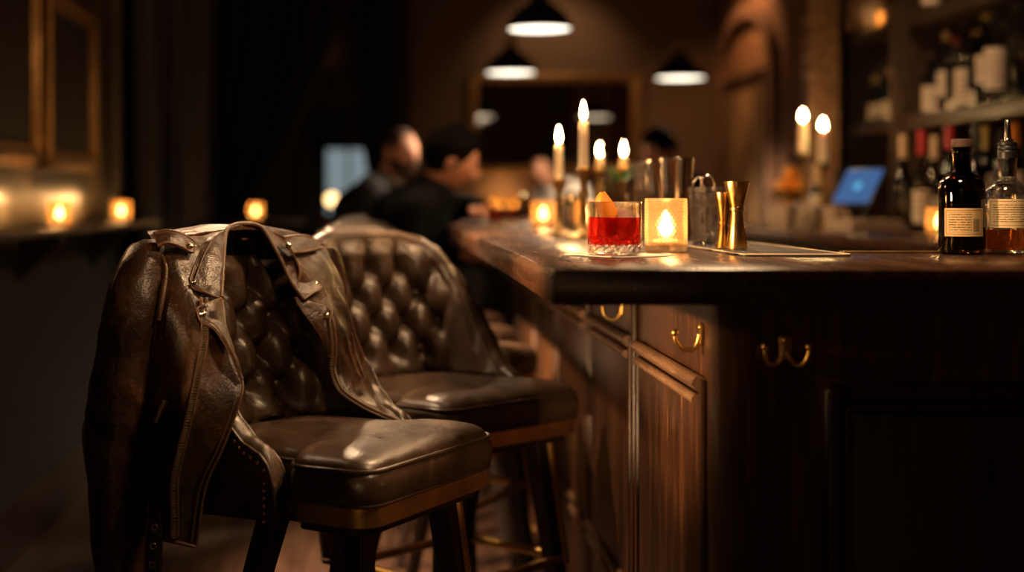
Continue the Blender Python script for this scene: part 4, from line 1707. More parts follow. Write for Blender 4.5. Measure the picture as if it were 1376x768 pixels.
# votive candles
def make_votive(r=.036, h=.092, tex=True):
    t = thing('votive_candle', 'x', 'candle')
    b = MB()
    prof = [(0, .001), (r * .9, 0), (r - .001, .002)]
    n = 46 if tex else 10
    for i in range(n + 1):
        prof.append((r, .004 + (h - .006) * i / n))
    prof += [(r - .001, h), (r - .003, h - .001)]
    for i in range(5):
        prof.append((r - .0035, h - .005 - (h - .018) * i / 4))
    prof += [(r - .008, .009), (0, .009)]

    def tx(rr, z, a):
        if not tex or rr < r - .0008 or z < .008 or z > h - .008:
            return rr
        u = a * 30 / (2 * PI)
        row = int(z / .0056)
        v = z / .0056 - row
        uu = (u + .5 * (row % 2)) % 1
        q = ((uu - .5) / .5) ** 2 + ((v - .5) / .5) ** 2
        return rr + .0015 * max(0, 1 - q) - .0004
    b.lathe(prof, 208 if tex else 32, warp=tx)
    b.build('glass_cup', 'amber_glass' if tex else 'amber_clear', t, angle=50)
    b = MB()
    b.lathe([(0, .0095), (r - .009, .0095), (r - .0085, .012), (r - .0085, .016), (r - .011, .018), (r * .3, .0165), (0, .0162)], 32)
    b.build('wax', 'wax', t)
    b = MB()
    b.tube([(0, 0, .015), (0, 0, .028)], .0008, 6)
    b.build('wick', 'wick', t)
    b = MB()
    b.lathe([(0, .024), (.0078, .028), (.0118, .036), (.0118, .045), (.0078, .057), (.0034, .066), (0, .072)], 20)
    b.build('flame', 'flame', t)
    return t


v1 = make_votive()
vx, vy, _ = at(895, 2.462)
v1.location = (vx, vy, ZT)
tag(v1, 'lit votive candle in textured amber glass beside the red cocktail', 'candle', 'votive candles')
VLIGHT = [(vx, vy, ZT + .1, 0.3)]
CUPS = [(vx, vy, ZT)]
v2 = make_votive(.038, .085, False)
first = True
FARV = [(at(730, 4.65), 'lit votive candle on the bar below the shorter taper candle'),
        ((.878, YB - .11, 1.085), 'lit votive candle on the back wall shelf, rightmost of three'),
        ((.80, YB - .10, 1.085), 'lit votive candle on the back wall shelf, middle of three'),
        ((.72, YB - .11, 1.085), 'lit votive candle on the back wall shelf, leftmost of three'),
        ((-1.118, 4.8, 1.07), 'lit votive candle on the left drink rail below the whole picture frame'),
        ((-1.118, 5.9, 1.07), 'lit votive candle on the left drink rail near the dark curtain'),
        ((2.12, 6.08, 1.875), 'lit votive candle on the high back bar shelf'),
        ((1.66, 4.30, 1.05), 'lit votive candle on the back counter, half hidden by the dark bottle'),
        ((-.76, 8.0, 1.052), 'lit votive candle on the small round table in front of the tied drape'),
        (at(792, 4.1), 'lit votive candle on the bar behind the red cocktail')]
for i, (loc, lab) in enumerate(FARV):
    o = v2 if i == 0 else copy_tree(v2)
    o.location = loc
    tag(o, lab, 'candle', 'votive candles')
    VLIGHT.append((loc[0], loc[1], loc[2] + .095, .3))
    CUPS.append(tuple(loc))

t = thing('bistro_table', 'small round dark table in front of the tied black drape', 'table', (-.76, 8.0, 0))
b = MB()
b.lathe([(0, 1.022), (.27, 1.022), (.28, 1.03), (.28, 1.046), (.272, 1.052), (0, 1.052)], 40)
b.build('table_top', 'dark_wood', t)
b = MB()
b.lathe([(0, 0), (.2, 0), (.2, .012), (.05, .03), (.028, .06), (.028, 1.0), (.08, 1.022), (0, 1.022)], 24)
b.build('pedestal', 'black_metal', t)


# ---- shaker tins
def make_tin(h, rb, rt):
    t = thing('shaker_tin', 'x', 'shaker')
    b = MB()
    b.lathe([(0, .002), (rb * .85, .001), (rb, .004), (rb + (rt - rb) * .5, h * .5), (rt, h - .002), (rt + .0012, h), (rt - .0002, h + .001), (rt - .0015, h - .002), (rb + (rt - rb) * .5 - .0012, h * .5), (rb - .0015, .006), (0, .005)], 56)
    b.build('cup', 'steel', t)
    b = MB()
    b.tube([((rt + .0006) * math.cos(a), (rt + .0006) * math.sin(a), h - .0005) for a in [2 * PI * k / 48 for k in range(48)]], .0014, 8, True)
    b.build('rolled_rim', 'steel', t)
    return t


tin = make_tin(.176, .027, .033)
for i, (px, d, s, lab) in enumerate([(910, 2.98, 1.0, 'polished steel shaker tin behind the textured votive, the rightmost and nearest tin'),
                                     (888, 3.20, 1.0, 'polished steel shaker tin, second from the right among the tins'),
                                     (879, 3.42, 1.03, 'polished steel shaker tin, third from the right among the tins'),
                                     (870, 3.66, 1.06, 'polished steel shaker tin at the left end of the tin row')]):
    o = tin if i == 0 else copy_tree(tin)
    o.location = at(px, d)
    o.scale = (s, s, s)
    tag(o, lab, 'shaker', 'shaker tins')

# ---- mixing glass with ice and a strainer
mx_, my_, _ = at(950, 2.68)
t = thing('mixing_glass', 'clear tapered mixing glass full of ice beside the brass jiggers', 'glass', (mx_, my_, ZT))
b = MB()
b.lathe([(0, .001), (.024, 0), (.0265, .003), (.030, .05), (.0365, .112), (.0368, .1132), (.0355, .1135), (.0345, .112), (.028, .05), (.0242, .012), (.02, .009), (0, .0085)], 64)
b.build('tumbler', 'clear', t)
k = 0
random.seed(3)
for lay in range(5):
    for q in range(4):
        a = q * PI / 2 + lay * .6 + random.uniform(-.2, .2)
        z = .0195 + lay * .0165
        rr = .0142 + .0012 * lay
        b = MB()
        s = .0078
        rot = Matrix.Rotation(random.uniform(0, 6), 3, 'Z') @ Matrix.Rotation(random.uniform(-.5, .5), 3, 'X')
        b.box((-s, -s, -s), (s, s, s), .002, rot, (0, 0, 0))
        o = b.build('ice_cube', 'ice', loc=(mx_ + rr * math.cos(a), my_ + rr * math.sin(a), ZT + z))
        tag(o, 'small ice cube heaped inside the clear mixing glass', 'ice', 'ice cubes in the mixing glass')
        k += 1
t = thing('bar_strainer', 'steel bar strainer with looped handle resting in the mixing glass', 'strainer', (mx_, my_, ZT + .102))
b = MB()
b.lathe([(0, -.003), (.015, -.002), (.027, .001), (.0285, .0025), (.026, .003), (.0, 0)], 36)
b.build('strainer_disc', 'steel', t)
b = MB()
b.tube(spline([(-.012, -.012, .0), (-.014, -.014, .018), (-.008, -.016, .031), (.004, -.016, .032), (.011, -.014, .018), (.010, -.012, .0)], 40), .0026, 10)
b.tube(spline([(-.022, .008, .0), (-.025, .006, .016), (-.020, .002, .027), (-.013, -.002, .027), (-.007, -.004, .012)], 30), .0022, 10)
b.build('handle', 'steel', t)


# ---- jiggers
def jigger(name, px, d, h, rt, rw, rb, zw, lab):
    t = thing('jigger', lab, 'jigger', at(px, d)[:2] + (ZT + .0042,), 0, 'brass jiggers')
    b = MB()
    b.lathe([(0, h - (h - zw) * .8), (rw * .8, zw + .012), (rt - .0012, h - .001), (rt - .0002, h + .0004), (rt, h - .0008), (rw * 1.3, zw + (h - zw) * .32), (rw, zw + .0035)], 56)
    b.build('upper_cup', 'jigger_brass', t)
    b = MB()
    b.lathe([(rw, zw - .0035), (rw * 1.25, zw * .62), (rb, .002), (rb - .0004, 0), (rb - .0014, .002), (rw * .8, zw - .012), (0, zw - .016)], 56)
    b.build('lower_cup', 'jigger_brass', t)
    b = MB()
    b.lathe([(rw - .0004, zw - .0045), (rw + .0016, zw - .003), (rw + .002, zw), (rw + .0016, zw + .003), (rw - .0004, zw + .0045)], 40)
    b.build('collar_ring', 'jigger_brass', t)
    return t


jigger('a', 990, 2.475, .117, .0222, .0105, .0185, .069, 'tall brass jigger standing on the bar mat, the larger of two')
jigger('b', 972, 2.515, .098, .0175, .0075, .0150, .045, 'small brass jigger standing behind the taller one')

# ---- bar mats
b = MB()
b.prism(round_poly([(.556, 2.245), (.728, 2.245), (.728, 2.86), (.556, 2.86)], .008, 4), ZT, ZT + .0034, .0008)
mt = thing('bar_mat', 'dark ribbed rubber bar mat under the brass jiggers', 'mat', (.64, 2.55, ZT))
for v in b.v:
    v -= Vector((.64, 2.55, ZT))
b.build('mat_base', 'rubber', mt, smooth=False)
b = MB()
for i in range(24):
    for j in range(7):
        x, y = -.072 + j * .024, -.29 + i * .0252
        if abs(x) < .08:
            b.lathe([(.006, .0034), (.005, .0042), (0, .0042)], 8, (x, y, 0))
b.build('nub_pattern', 'rubber', mt)
b = MB()
q = round_poly([(-.084, -.304), (.087, -.304), (.087, .309), (-.084, .309)], .008, 4)
b.tube([(x, y, .0036) for x, y in q], .0012, 6, True)
b.build('raised_rim', M['cap_beige'], mt)
b = MB()
b.box((.76, 2.388, ZT), (1.45, 2.410, ZT + .0035), .001)
o = b.build('edge_trim', 'brass_dark', origin=(1.1, 2.4, ZT))
tag(o, 'thin brass edge strip along the inner rim of the bar top', 'trim')


# ---- two bottles at the right
def bottle(name, lab, loc, prof, mat, fill, fmat, label, closure, cat='bottle', group=None, seg=64, wall=.0022):
    t = thing(name, lab, cat, loc, 0, group)
    b = MB()
    H = prof[-1][1]
    inner = [(max(r - wall, .0005), z + (wall * 2 if i < 3 else 0)) for i, (r, z) in enumerate(prof)][::-1]
    pr = [(0, .002)] + prof + [(inner[0][0], H)] + inner[1:-1] + [(0, .0075)]
    b.lathe(pr, seg)
    b.build('glass_body', mat, t)
    if fill:
        b = MB()
        pf = []
        for (r, z) in prof:
            if z < fill:
                pf.append((max(r - wall + .0002, .001), max(z, .006)))
        rr = lin([(z, r) for r, z in prof], fill) - wall + .0002
        b.lathe([(0, .0078)] + [(r, max(z, .0076)) for r, z in pf if z > .005] + [(rr, fill), (0, fill)], seg)
        b.build('liquid', fmat, t)
    if label:
        r, z0, z1, half, lm, turn = label
        me_rows, me = [], None
        b = MB()
        nh = 24
        rows = [[((r + e) * math.cos(turn + half * (2 * j / nh - 1)), (r + e) * math.sin(turn + half * (2 * j / nh - 1)), z) for j in range(nh + 1)] for e, z in ((.0, z0), (.0007, z0), (.0007, z1), (.0, z1))]
        b.grid(rows)
        o = b.build('label', lm, t)
        uv = o.data.uv_layers.new(name='UVMap')
        for l in o.data.loops:
            co = o.data.vertices[l.vertex_index].co
            an = (math.atan2(co.y, co.x) - turn + PI) % (2 * PI) - PI
            uv.data[l.index].uv = ((an / half + 1) / 2, (co.z - z0) / (z1 - z0))
    closure(t, H)
    return t


def cl_cork(t, H):
    b = MB()
    b.lathe([(0, H - .012), (.0125, H - .012), (.0125, H + .0005), (.0165, H + .0005), (.0168, H + .002), (.0168, H + .0125), (.016, H + .0135), (0, H + .0138)], 36)
    b.build('cork_stopper', 'cork', t)


def cl_pour(t, H):
    b = MB()
    b.lathe([(0, H - .03), (.0095, H - .03), (.0105, H - .0005), (.0150, H), (.0155, H + .004), (.0150, H + .006), (.0155, H + .008), (.0155, H + .011), (.0145, H + .013), (.0155, H + .015), (.0155, H + .018), (.0145, H + .020), (.0155, H + .022), (.0150, H + .026), (.009, H + .028), (0, H + .029)], 36)
    b.build('pourer_stopper', 'black_plastic', t)
    b = MB()
    b.lathe([(.0035, H + .027), (.010, H + .0285), (.0105, H + .031), (.006, H + .033), (.0055, H + .040), (.0042, H + .062), (.003, H + .0635), (.0018, H + .060), (.0018, H + .03)], 24)
    b.build('pourer_spout', 'steel', t)


px, py, _ = at(1292.5, 2.352)
P1 = [(.031, .0), (.0355, .003), (.0365, .008), (.0365, .106), (.0360, .113), (.0335, .1205), (.028, .127), (.0205, .1315), (.0155, .135), (.0145, .139), (.0143, .168), (.0158, .169), (.0160, .175), (.0150, .1765)]
bottle('liquor_bottle', 'squat dark brown bottle with cork stopper and back label on the bar', (px, py, ZT), P1, 'dark_glass', .104, 'black_liquor',
       (.0366, .030, .076, R(52), 'label_dark', R(-90) - .26), cl_cork)
px, py, _ = at(1354, 2.352)
P2 = [(.030, .0), (.0340, .003), (.0350, .008), (.0350, .094), (.0345, .100), (.032, .108), (.026, .1155), (.018, .120), (.0150, .123), (.0143, .127), (.0143, .152), (.0152, .153), (.0152, .157), (.0145, .158)]
bottle('liquor_bottle', 'clear bottle of amber spirit with metal pourer at the right photo edge', (px, py, ZT), P2, 'clear', .041, 'whisky',
       (.0351, .044, .091, R(55), 'label_cream', R(-90) - .35), cl_pour)


# ---- taper candles in holders
def taper(px, d, ztop, zhold, lab, lab2, r=.011, base=None, z0=ZT):
    loc = base or at(px, d)
    b_h = zhold
    t = thing('candle_holder', lab2, 'candlestick', (loc[0], loc[1], z0), 0, 'candle holders')
    b = MB()
    b.lathe([(0, 0), (.042, 0), (.043, .004), (.03, .010), (.014, .016), (.008, .026), (.010, .05), (.007, b_h * .5), (.011, b_h * .62), (.007, b_h * .72), (.009, b_h - .03), (.016, b_h - .022), (.0165, b_h - .002), (.0145, b_h), (.0125, b_h - .002), (.0125, b_h - .016), (0, b_h - .016)], 28)
    b.build('stem', 'brass_dark', t)
    b = MB()
    b.lathe([(.016, b_h - .018), (.026, b_h - .012), (.027, b_h - .009), (.016, b_h - .013)], 24)
    b.build('drip_pan', 'brass_dark', t)
    return taper_candle((loc[0], loc[1], z0 + b_h - .015), ztop - (z0 + b_h - .015), lab, r)


def taper_candle(loc, h, lab, r=.011):
    c = thing('taper_candle', lab, 'candle', loc, 0, 'taper candles')
    b = MB()
    b.lathe([(0, 0), (r, 0), (r * 1.02, h * .3), (r * .94, h * .7), (r * .9, h - .004), (r * .6, h), (0, h - .002)], 24)
    b.build('wax', 'wax', c)
    b = MB()
    b.tube([(0, 0, h - .002), (.0005, 0, h + .009)], .0008, 6)
    b.build('wick', 'wick', c)
    b = MB()
    s = r / .011
    b.lathe([(0, h + .003), (.004 * s, h + .008), (.0066 * s, h + .016), (.0062 * s, h + .022), (.0038 * s, h + .034), (.0015 * s, h + .043), (0, h + .048)], 16)
    b.build('flame', 'flame', c)
    VLIGHT.append((loc[0], loc[1], loc[2] + h + .02, 1.0 if r < .015 else 3.6))
    return c


taper(751, 3.6, CAM_Z + (268 - 194) * 3.6 / F, .143, 'shorter lit white taper candle on the bar, left of the cocktail', 'dark brass candle holder under the shorter bar taper')
taper(784, 3.3, CAM_Z + (268 - 163) * 3.3 / F, .165, 'taller lit white taper candle on the bar behind the cocktail', 'dark brass candle holder under the taller bar taper')
taper(806, 5.0, CAM_Z + (268 - 210) * 5.0 / F, .205, 'short lit taper candle far along the bar, left one of the pair behind the tins', 'dark candle holder far along the bar, left of its pair')
taper(838, 4.45, CAM_Z + (268 - 210) * 4.45 / F, .195, 'short lit taper candle on the bar between the cocktail and the shaker tins', 'dark candle holder on the bar just left of the shaker tins')


# ---- small glasses far along the bar
def make_tumbler(h=.1, r=.035):
    t = thing('tumbler', 'x', 'glass')
    b = MB()
    b.lathe([(0, 0), (r * .86, 0), (r, h), (r - .001, h + .001), (r - .003, h), (r * .86 - .003, .01), (0, .01)], 28)
    b.build('glass', 'bottle_clear', t)
    b = MB()
    b.lathe([(0, .0105), (r * .86 - .0032, .0105), (r * .95 - .0035, h * .6), (0, h * .6)], 24)
    b.build('drink', 'liq_amber', t)
    return t


tb = make_tumbler()
for i, (px, d, s, lab) in enumerate([(667, 4.9, 1.0, 'clear tumbler on the bar next to the hand of the man in black'),
                                     (690, 5.3, 1.0, 'clear tumbler on the bar, second from the man in black'),
                                     (706, 5.9, 1.1, 'clear tumbler on the bar left of the glowing votive'),
                                     (762, 4.2, 1.0, 'clear tumbler on the bar between the two tall tapers'),
                                     (771, 5.2, 1.15, 'taller clear tumbler far along the bar behind the tapers')]):
    o = tb if i == 0 else copy_tree(tb)
    o.location = at(px, d)
    o.scale = (s, s, s)
    tag(o, lab, 'glass', 'tumblers along the bar')
t = thing('highball', 'tall glass with steel straw and mint leaves behind the red cocktail', 'glass', at(826, 3.75))
b = MB()
b.lathe([(0, 0), (.030, 0), (.033, .14), (.032, .141), (.030, .14), (.027, .01), (0, .01)], 28)
b.build('glass', 'bottle_clear', t)
b = MB()
b.lathe([(0, .0105), (.0268, .0105), (.029, .11), (0, .11)], 24)
b.build('drink', 'liq_amber', t)
t2 = thing('drinking_straw', 'steel straw slanting out of the tall mint glass', 'straw', at(826, 3.75))
b = MB()
b.tube([(.015, 0, .018), (-.034, -.004, .232)], .0045, 10)
b.build('tube', 'steel', t2)
b = MB()
random.seed(5)
for k in range(9):
    a = k * 2.4
    c = Vector((.018 + .014 * math.cos(a), .01 * math.sin(a), .150 + .012 * math.sin(k * 1.7)))
    rows = []
    d_ = Vector((math.cos(a), math.sin(a) * .6, .6)).normalized()
    s_ = d_.cross(Vector((0, 0, 1))).normalized()
    for i in range(6):
        w = .009 * math.sin(PI * (i + .3) / 5.6)
        rows.append([c + d_ * .006 * i + s_ * w * x + Vector((0, 0, -.002 * x * x)) for x in (-1, -.3, .3, 1)])
    b.sheet(rows, .001)
o = b.build('mint_sprig', 'leaf', loc=at(826, 3.75))
tag(o, 'green mint sprig on top of the tall glass with the straw', 'garnish')

# ================================================================== the back bar
ZBK = 1.05
t = thing('back_counter', 'long dark wooden back counter along the right wall behind the bar', 'counter', (1.45, 5.0, 0))
b = MB()
b.box((0, -2.0, ZBK - .04), (.88, 1.45, ZBK), .004)
b.build('counter_top', 'bar_top', t)
b = MB()
b.box((.03, -1.98, 0), (.87, 1.43, ZBK - .04))
b.build('cabinet', 'dark_wood', t, smooth=False)
for k in range(5):
    y = -1.9 + k * .66
    b = MB()
    b.box((.012, y, .1), (.03, y + .6, ZBK - .08), .004)
    dr = b.build('door', 'dark_wood', t)
    b = MB()
    b.tube([(.012, y + .5, .78), (-.012, y + .5, .78), (-.012, y + .5, .90), (.012, y + .5, .90)], .005, 8)
    b.build('handle', 'brass', dr)

XS0, XS1 = 2.0, XR
t = thing('back_bar_shelving', 'tall dark wooden back bar shelving unit holding rows of bottles', 'shelving', (XS0, 5.0, ZBK))
zsh = (1.16 + .157 * XS0 - ZBK, 1.16 + .353 * XS0 - ZBK)
for (y, w) in ((-1.6, .09), (.57, .11), (1.24, .08)):
    b = MB()
    b.box((-.02, y - w / 2, 0), (XS1 - XS0, y + w / 2, ZC - ZBK - .05), .004)
    b.box((-.035, y - w / 2 + .02, 0), (-.02, y + w / 2 - .02, ZC - ZBK - .05), .006)
    b.build('upright', 'shelf_wood', t)
for z in zsh:
    for (y0, y1) in ((-1.555, 0.50), (.64, 1.20)):
        b = MB()
        b.box((0, y0, z - .035), (XS1 - XS0 - .02, y1, z), .003)
        b.box((-.012, y0, z - .045), (.006, y1, z + .006), .003)
        b.build('shelf', 'shelf_wood', t)
b = MB()
b.box((XS1 - XS0 - .02, -1.6, 0), (XS1 - XS0 - .002, 1.24, ZC - ZBK - .05))
b.build('back_board', 'dark_wood', t, smooth=False)
ZS1, ZS2 = ZBK + zsh[0], ZBK + zsh[1]


def cl_plain(mat, h=.02, r=.014, drop=.012):
    def f(t, H):
        b = MB()
        b.lathe([(0, H - drop), (r, H - drop), (r, H + h - .002), (r - .002, H + h), (0, H + h)], 20)
        b.build('cap', mat, t)
    return f


def prof_round(h, r, nk=.013):
    return [(r * .9, 0), (r - .001, .003), (r, .008), (r, h * .58), (r * .96, h * .63), (r * .75, h * .69), (nk * 1.25, h * .74), (nk, h * .78), (nk, h * .97), (nk + .001, h * .975), (nk + .001, h)]


def prof_wine(h, r, nk=.014):
    return [(r * .9, 0), (r - .001, .003), (r, .008), (r, h * .5), (r * .93, h * .57), (r * .7, h * .65), (nk * 1.3, h * .72), (nk, h * .80), (nk, h * .97), (nk + .0012, h * .975), (nk + .0012, h)]


SB = [  # px, depth, shelf z, height, r, kind, glass, fill, label (z0,z1) share, cap, words
    (1252, 5.45, ZS1, .235, .038, 'r', 'bottle_brown', .5, (.10, .55), 'cork', 'short bottle with cream label at the left end of the shelf row'),
    (1272, 5.37, ZS1, .30, .036, 'r', 'bottle_clear', .4, (.26, .62), 'cap_beige', 'clear bottle with white label, second from left on the shelf'),
    (1284, 5.29, ZS1, .27, .034, 'r', 'bottle_brown', .5, (.08, .22), 'cap_red', 'brown bottle with small low label, third from left on the shelf'),
    (1296, 5.21, ZS1, .318, .038, 'r', 'bottle_clear', .5, (.12, .56), 'cork', 'tall clear bottle with tall white label, fourth from left on the shelf'),
    (1313, 5.12, ZS1, .275, .034, 'w', 'bottle_brown', .6, (.1, .3), 'cap_beige', 'brown bottle standing behind two white labelled shelf bottles'),
    (1325, 4.97, ZS1, .314, .037, 'w', 'bottle_green', .6, (.30, .66), 'cap_yellow', 'green bottle with yellow cap and white label on the shelf'),
    (1338, 4.86, ZS1, .318, .040, 'r', 'bottle_clear', .3, (.20, .70), 'black_plastic', 'clear bottle with the largest white label on the shelf'),
    (1358, 4.90, ZS1, .30, .036, 'r', 'bottle_brown', .6, None, 'black_plastic', 'plain brown bottle between the shelf bottles, no label'),
    (1368, 4.72, ZS1, .318, .042, 'r', 'bottle_clear', .55, None, 'black_plastic', 'clear bottle of amber spirit at the right end of the shelf'),
    (1176, 6.02, ZS1, .19, .034, 'r', 'bottle_clear', .4, (.12, .5), 'cap_beige', 'small clear bottle in the narrow shelf bay, left one'),
    (1186, 5.92, ZS1, .24, .034, 'r', 'bottle_green', .5, (.12, .4), 'black_plastic', 'small green bottle in the narrow shelf bay, middle one'),
    (1196, 5.80, ZS1, .20, .032, 'r', 'bottle_brown', .4, (.12, .5), 'cap_beige', 'small brown bottle in the narrow shelf bay, right one'),
    (1251, 5.30, ZS2, .30, .036, 'r', 'bottle_clear', .4, (.10, .5), 'cap_beige', 'clear bottle on the high shelf cut by the top photo edge'),
    (1198, 5.95, ZS2, .28, .034, 'r', 'bottle_clear', .4, (.05, .4), 'cap_beige', 'pale bottle on the high shelf right of the votive'),
]
for (px, d, z, h, r, kind, gm, fl, lb, cp, lab) in SB:
    X = (px - CX) * d / F
    X = min(max(X, 2.05), 2.26)
    d = X * F / (px - CX)
    pr = prof_round(h, r) if kind == 'r' else prof_wine(h, r)
    ta = math.atan2(-d, -X)
    bottle('shelf_bottle', lab, (X, d, z + .0008), pr, gm, h * fl * .58, 'liq_amber',
           (r + .0004, h * lb[0] * .95, h * lb[1] * .9, R(62), 'label_white', ta) if lb else None, cl_plain(cp), group='bottles on the back bar shelves', seg=28)

CB = [  # standing on the back counter
    (1214, 4.85, .30, .036, 'w', 'bottle_brown', 'cap_beige', None, 'black bottle with beige cap on the back counter beside the folded cloth'),
    (1239, 4.75, .31, .034, 'w', 'bottle_clear', 'cap_red', (.1, .45), 'pale bottle with red cap on the back counter'),
    (1256, 4.95, .30, .035, 'w', 'bottle_clear', 'cap_beige', (.1, .4), 'pale bottle with long beige cap on the back counter left of the dark bottle'),
    (1276, 5.05, .34, .036, 'w', 'bottle_green', 'cap_red', (.1, .4), 'tall green bottle with red cap behind the cork stoppered bottle'),
    (1312, 4.65, .33, .036, 'w', 'bottle_brown', 'black_plastic', (.3, .5), 'brown bottle on the back counter between the two bar bottles'),
    (1325, 4.90, .335, .038, 'w', 'bottle_green', 'cap_yellow', (.42, .58), 'green bottle with yellow cap left of the pourer bottle neck'),
    (1346, 5.0, .33, .036, 'w', 'bottle_green', 'black_plastic', (.35, .6), 'green bottle directly behind the pourer bottle'),
    (1364, 4.70, .335, .036, 'w', 'bottle_brown', 'orange_fruit', (.40, .6), 'brown bottle with orange cap at the right photo edge'),
    (1078, 6.15, .24, .034, 'r', 'bottle_brown', 'black_plastic', (.2, .5), 'brown bottle left of the candle holders on the back counter'),
    (1097, 5.75, .22, .034, 'r', 'bottle_brown', 'cap_beige', (.2, .6), 'short brown bottle between the candle holders on the back counter'),
    (1128, 5.55, .20, .032, 'r', 'bottle_green', 'black_plastic', (.2, .5), 'short green bottle left of the blue screen on the back counter'),
]
for (px, d, h, r, kind, gm, cp, lb, lab) in CB:
    X = (px - CX) * d / F
    if X > 1.95 and h > .32:
        pass
    ta = math.atan2(-d, -X)
    pr = prof_round(h, r) if kind == 'r' else prof_wine(h, r)
    bottle('counter_bottle', lab, (X, d, ZBK + .0006), pr, gm, h * .45, 'liq_amber',
           (r + .0004, h * lb[0], h * lb[1], R(60), 'label_white', ta) if lb else None, cl_plain(cp, .03, .0155, .05), group='bottles on the back counter', seg=28)

# candle pair in holders on the back counter
X1, X2 = (1079 - CX) * 5.6 / F, (1106 - CX) * 5.45 / F
taper(0, 0, CAM_Z + (268 - 163) * 5.6 / F, .30, 'lit taper candle on the back counter, the left and taller of two', 'brass candle holder on the back counter, left one', .019, (X1, 5.6), ZBK)
taper(0, 0, CAM_Z + (268 - 175) * 5.45 / F, .26, 'lit taper candle on the back counter, the right and lower of two', 'brass candle holder on the back counter, right one', .019, (X2, 5.45), ZBK)

# tablet till
t = thing('till_tablet', 'tilted tablet till with glowing blue screen on the back counter', 'till', (1.72, 5.2, ZBK), R(-66))
b = MB()
b.box((-.09, -.07, 0), (.09, .07, .012), .004)
b.tube([(0, 0, .01), (0, .03, .07), (0, .01, .13)], .012, 10)
b.build('stand', 'black_plastic', t)
rot = Matrix.Rotation(R(-32), 3, 'X')
pv = Vector((0, -.01, .15))
b = MB()
b.box((-.10, -.018, .075), (.10, -.004, .235), .005, rot, pv)
b.build('tablet_body', 'black_plastic', t)
b = MB()
b.box((-.091, -.0195, .084), (.091, -.0185, .226), 0, rot, pv)
b.build('screen', 'screen', t, smooth=False)
b = MB()
ring = [rot @ (Vector((.018 * math.cos(a), -.0205, .155 + .018 * math.sin(a))) - pv) + pv for a in [2 * PI * k / 28 for k in range(28)]]
b.fan(ring)
b.build('screen_disc', 'screen_dot', t, smooth=False)

# folded cloth
b = MB()
for k in range(3):
    rows = []
    for i in range(18):
        row = []
        for j in range(12):
            x, y = (i / 17 - .5) * (.24 - .02 * k), (j / 11 - .5) * (.14 - .012 * k)
            row.append((x, y, .014 + k * .013 + .004 * noise.noise(Vector((x * 18, y * 18, k * 3))) - .02 * max(0, abs(x) / .12 - .8)))
        rows.append(row)
    b.sheet(rows, .010)
o = b.build('folded_cloth', 'towel', loc=((1164 - CX) * 4.72 / F, 4.72, ZBK))
o.rotation_euler = (0, 0, R(20))
tag(o, 'pale folded cloth lying on the back counter below the blue screen', 'cloth')

# fruit stand and small crockery
fx, fy = (1062 - CX) * 5.95 / F, 5.95
t = thing('fruit_stand', 'dark footed bowl of oranges left of the back counter candles', 'bowl', (fx, fy, ZBK))
b = MB()
b.lathe([(0, 0), (.05, 0), (.05, .006), (.012, .02), (.010, .09), (.03, .10), (.075, .125), (.085, .15), (.082, .151), (.072, .13), (.028, .107), (0, .105)], 32)
b.build('footed_bowl', 'brass_dark', t)
for i, (x, y, z) in enumerate(((-.034, -.02, .163), (.034, -.02, .163), (0, .038, .163), (0, -.002, .215))):
    b = MB()
    b.ball((0, 0, 0), .034, 20, 12, (1, 1, .95))
    b.lathe([(0, .031), (.004, .032), (.003, .0345), (0, .035)], 8)
    o = b.build('orange', 'orange_fruit', loc=(fx + x, fy + y, ZBK + z))
    tag(o, 'bright orange fruit piled in the dark footed bowl', 'orange', 'oranges in the footed bowl')


def make_cup():
    t = thing('stacked_cup', 'x', 'cup')
    b = MB()
    b.lathe([(0, 0), (.026, 0), (.03, .01), (.038, .05), (.042, .085), (.040, .086), (.036, .05), (.027, .012), (0, .01)], 28)
    b.build('bowl', 'ceramic', t)
    b = MB()
    b.tube(spline([(.038, 0, .065), (.06, 0, .06), (.062, 0, .035), (.036, 0, .025)], 16), .005, 8)
    b.build('handle', 'ceramic', t)
    return t


cup = make_cup()
for i, (px, d, lab) in enumerate([(1044, 5.7, 'pale cup at the left end of the back counter'), (1056, 5.15, 'pale cup second from the left end of the back counter'), (1072, 5.4, 'pale cup in front of the back counter candles'),
                                  (1089, 5.3, 'pale cup below the taller back counter candle'), (1122, 4.95, 'pale cup left of the blue screen, nearest the tablet')]):
    o = cup if i == 0 else copy_tree(cup)
    o.location = ((px - CX) * d / F, d, ZBK)
    o.rotation_euler = (0, 0, i * 1.3)
    tag(o, lab, 'cup', 'pale cups on the back counter')

# brick pilaster beside the shelving; arched niche with painted panel further along the wall
sbox('wall_pilaster', (1.92, 6.5, 0), (XR, 6.9, ZC), 'brick')
sbox('trim_8', (1.725, 5.86, ZBK + .001), (1.85, 5.98, ZC), 'moulding', .008)
YN0, YN1, ZN = 8.56, 9.98, 1.98
b = MB()
cy, rr = (YN0 + YN1) / 2, (YN1 - YN0) / 2
out, inn = [], []
for k in range(25):
    a = PI * k / 24
    out.append((XR, cy + rr * math.cos(a), ZN + rr * .62 * math.sin(a)))
for (x0, x1, m, k0) in ((XR - .07, XR, .0, 0),):
    R1 = [(y, z) for _, y, z in out]
    R2 = [(cy + (y - cy) * .86, ZN + (z - ZN) * .82) for y, z in R1]
    o_ = [(YN1, 0)] + R1 + [(YN0, 0)]
    i_ = [(cy + rr * .86, 0)] + R2 + [(cy - rr * .86, 0)]
    rows = []
    for (x, lst) in ((x1, o_), (x0, o_), (x0, i_), (x1, i_)):
        rows.append([(x, y, z) for y, z in lst])
    b.grid(rows + [rows[0]])
struct(b.build('trim_7', 'brick', smooth=False))
b = MB()
b.add([(XR - .012, y, z) for y, z in i_], [tuple(range(len(i_)))])
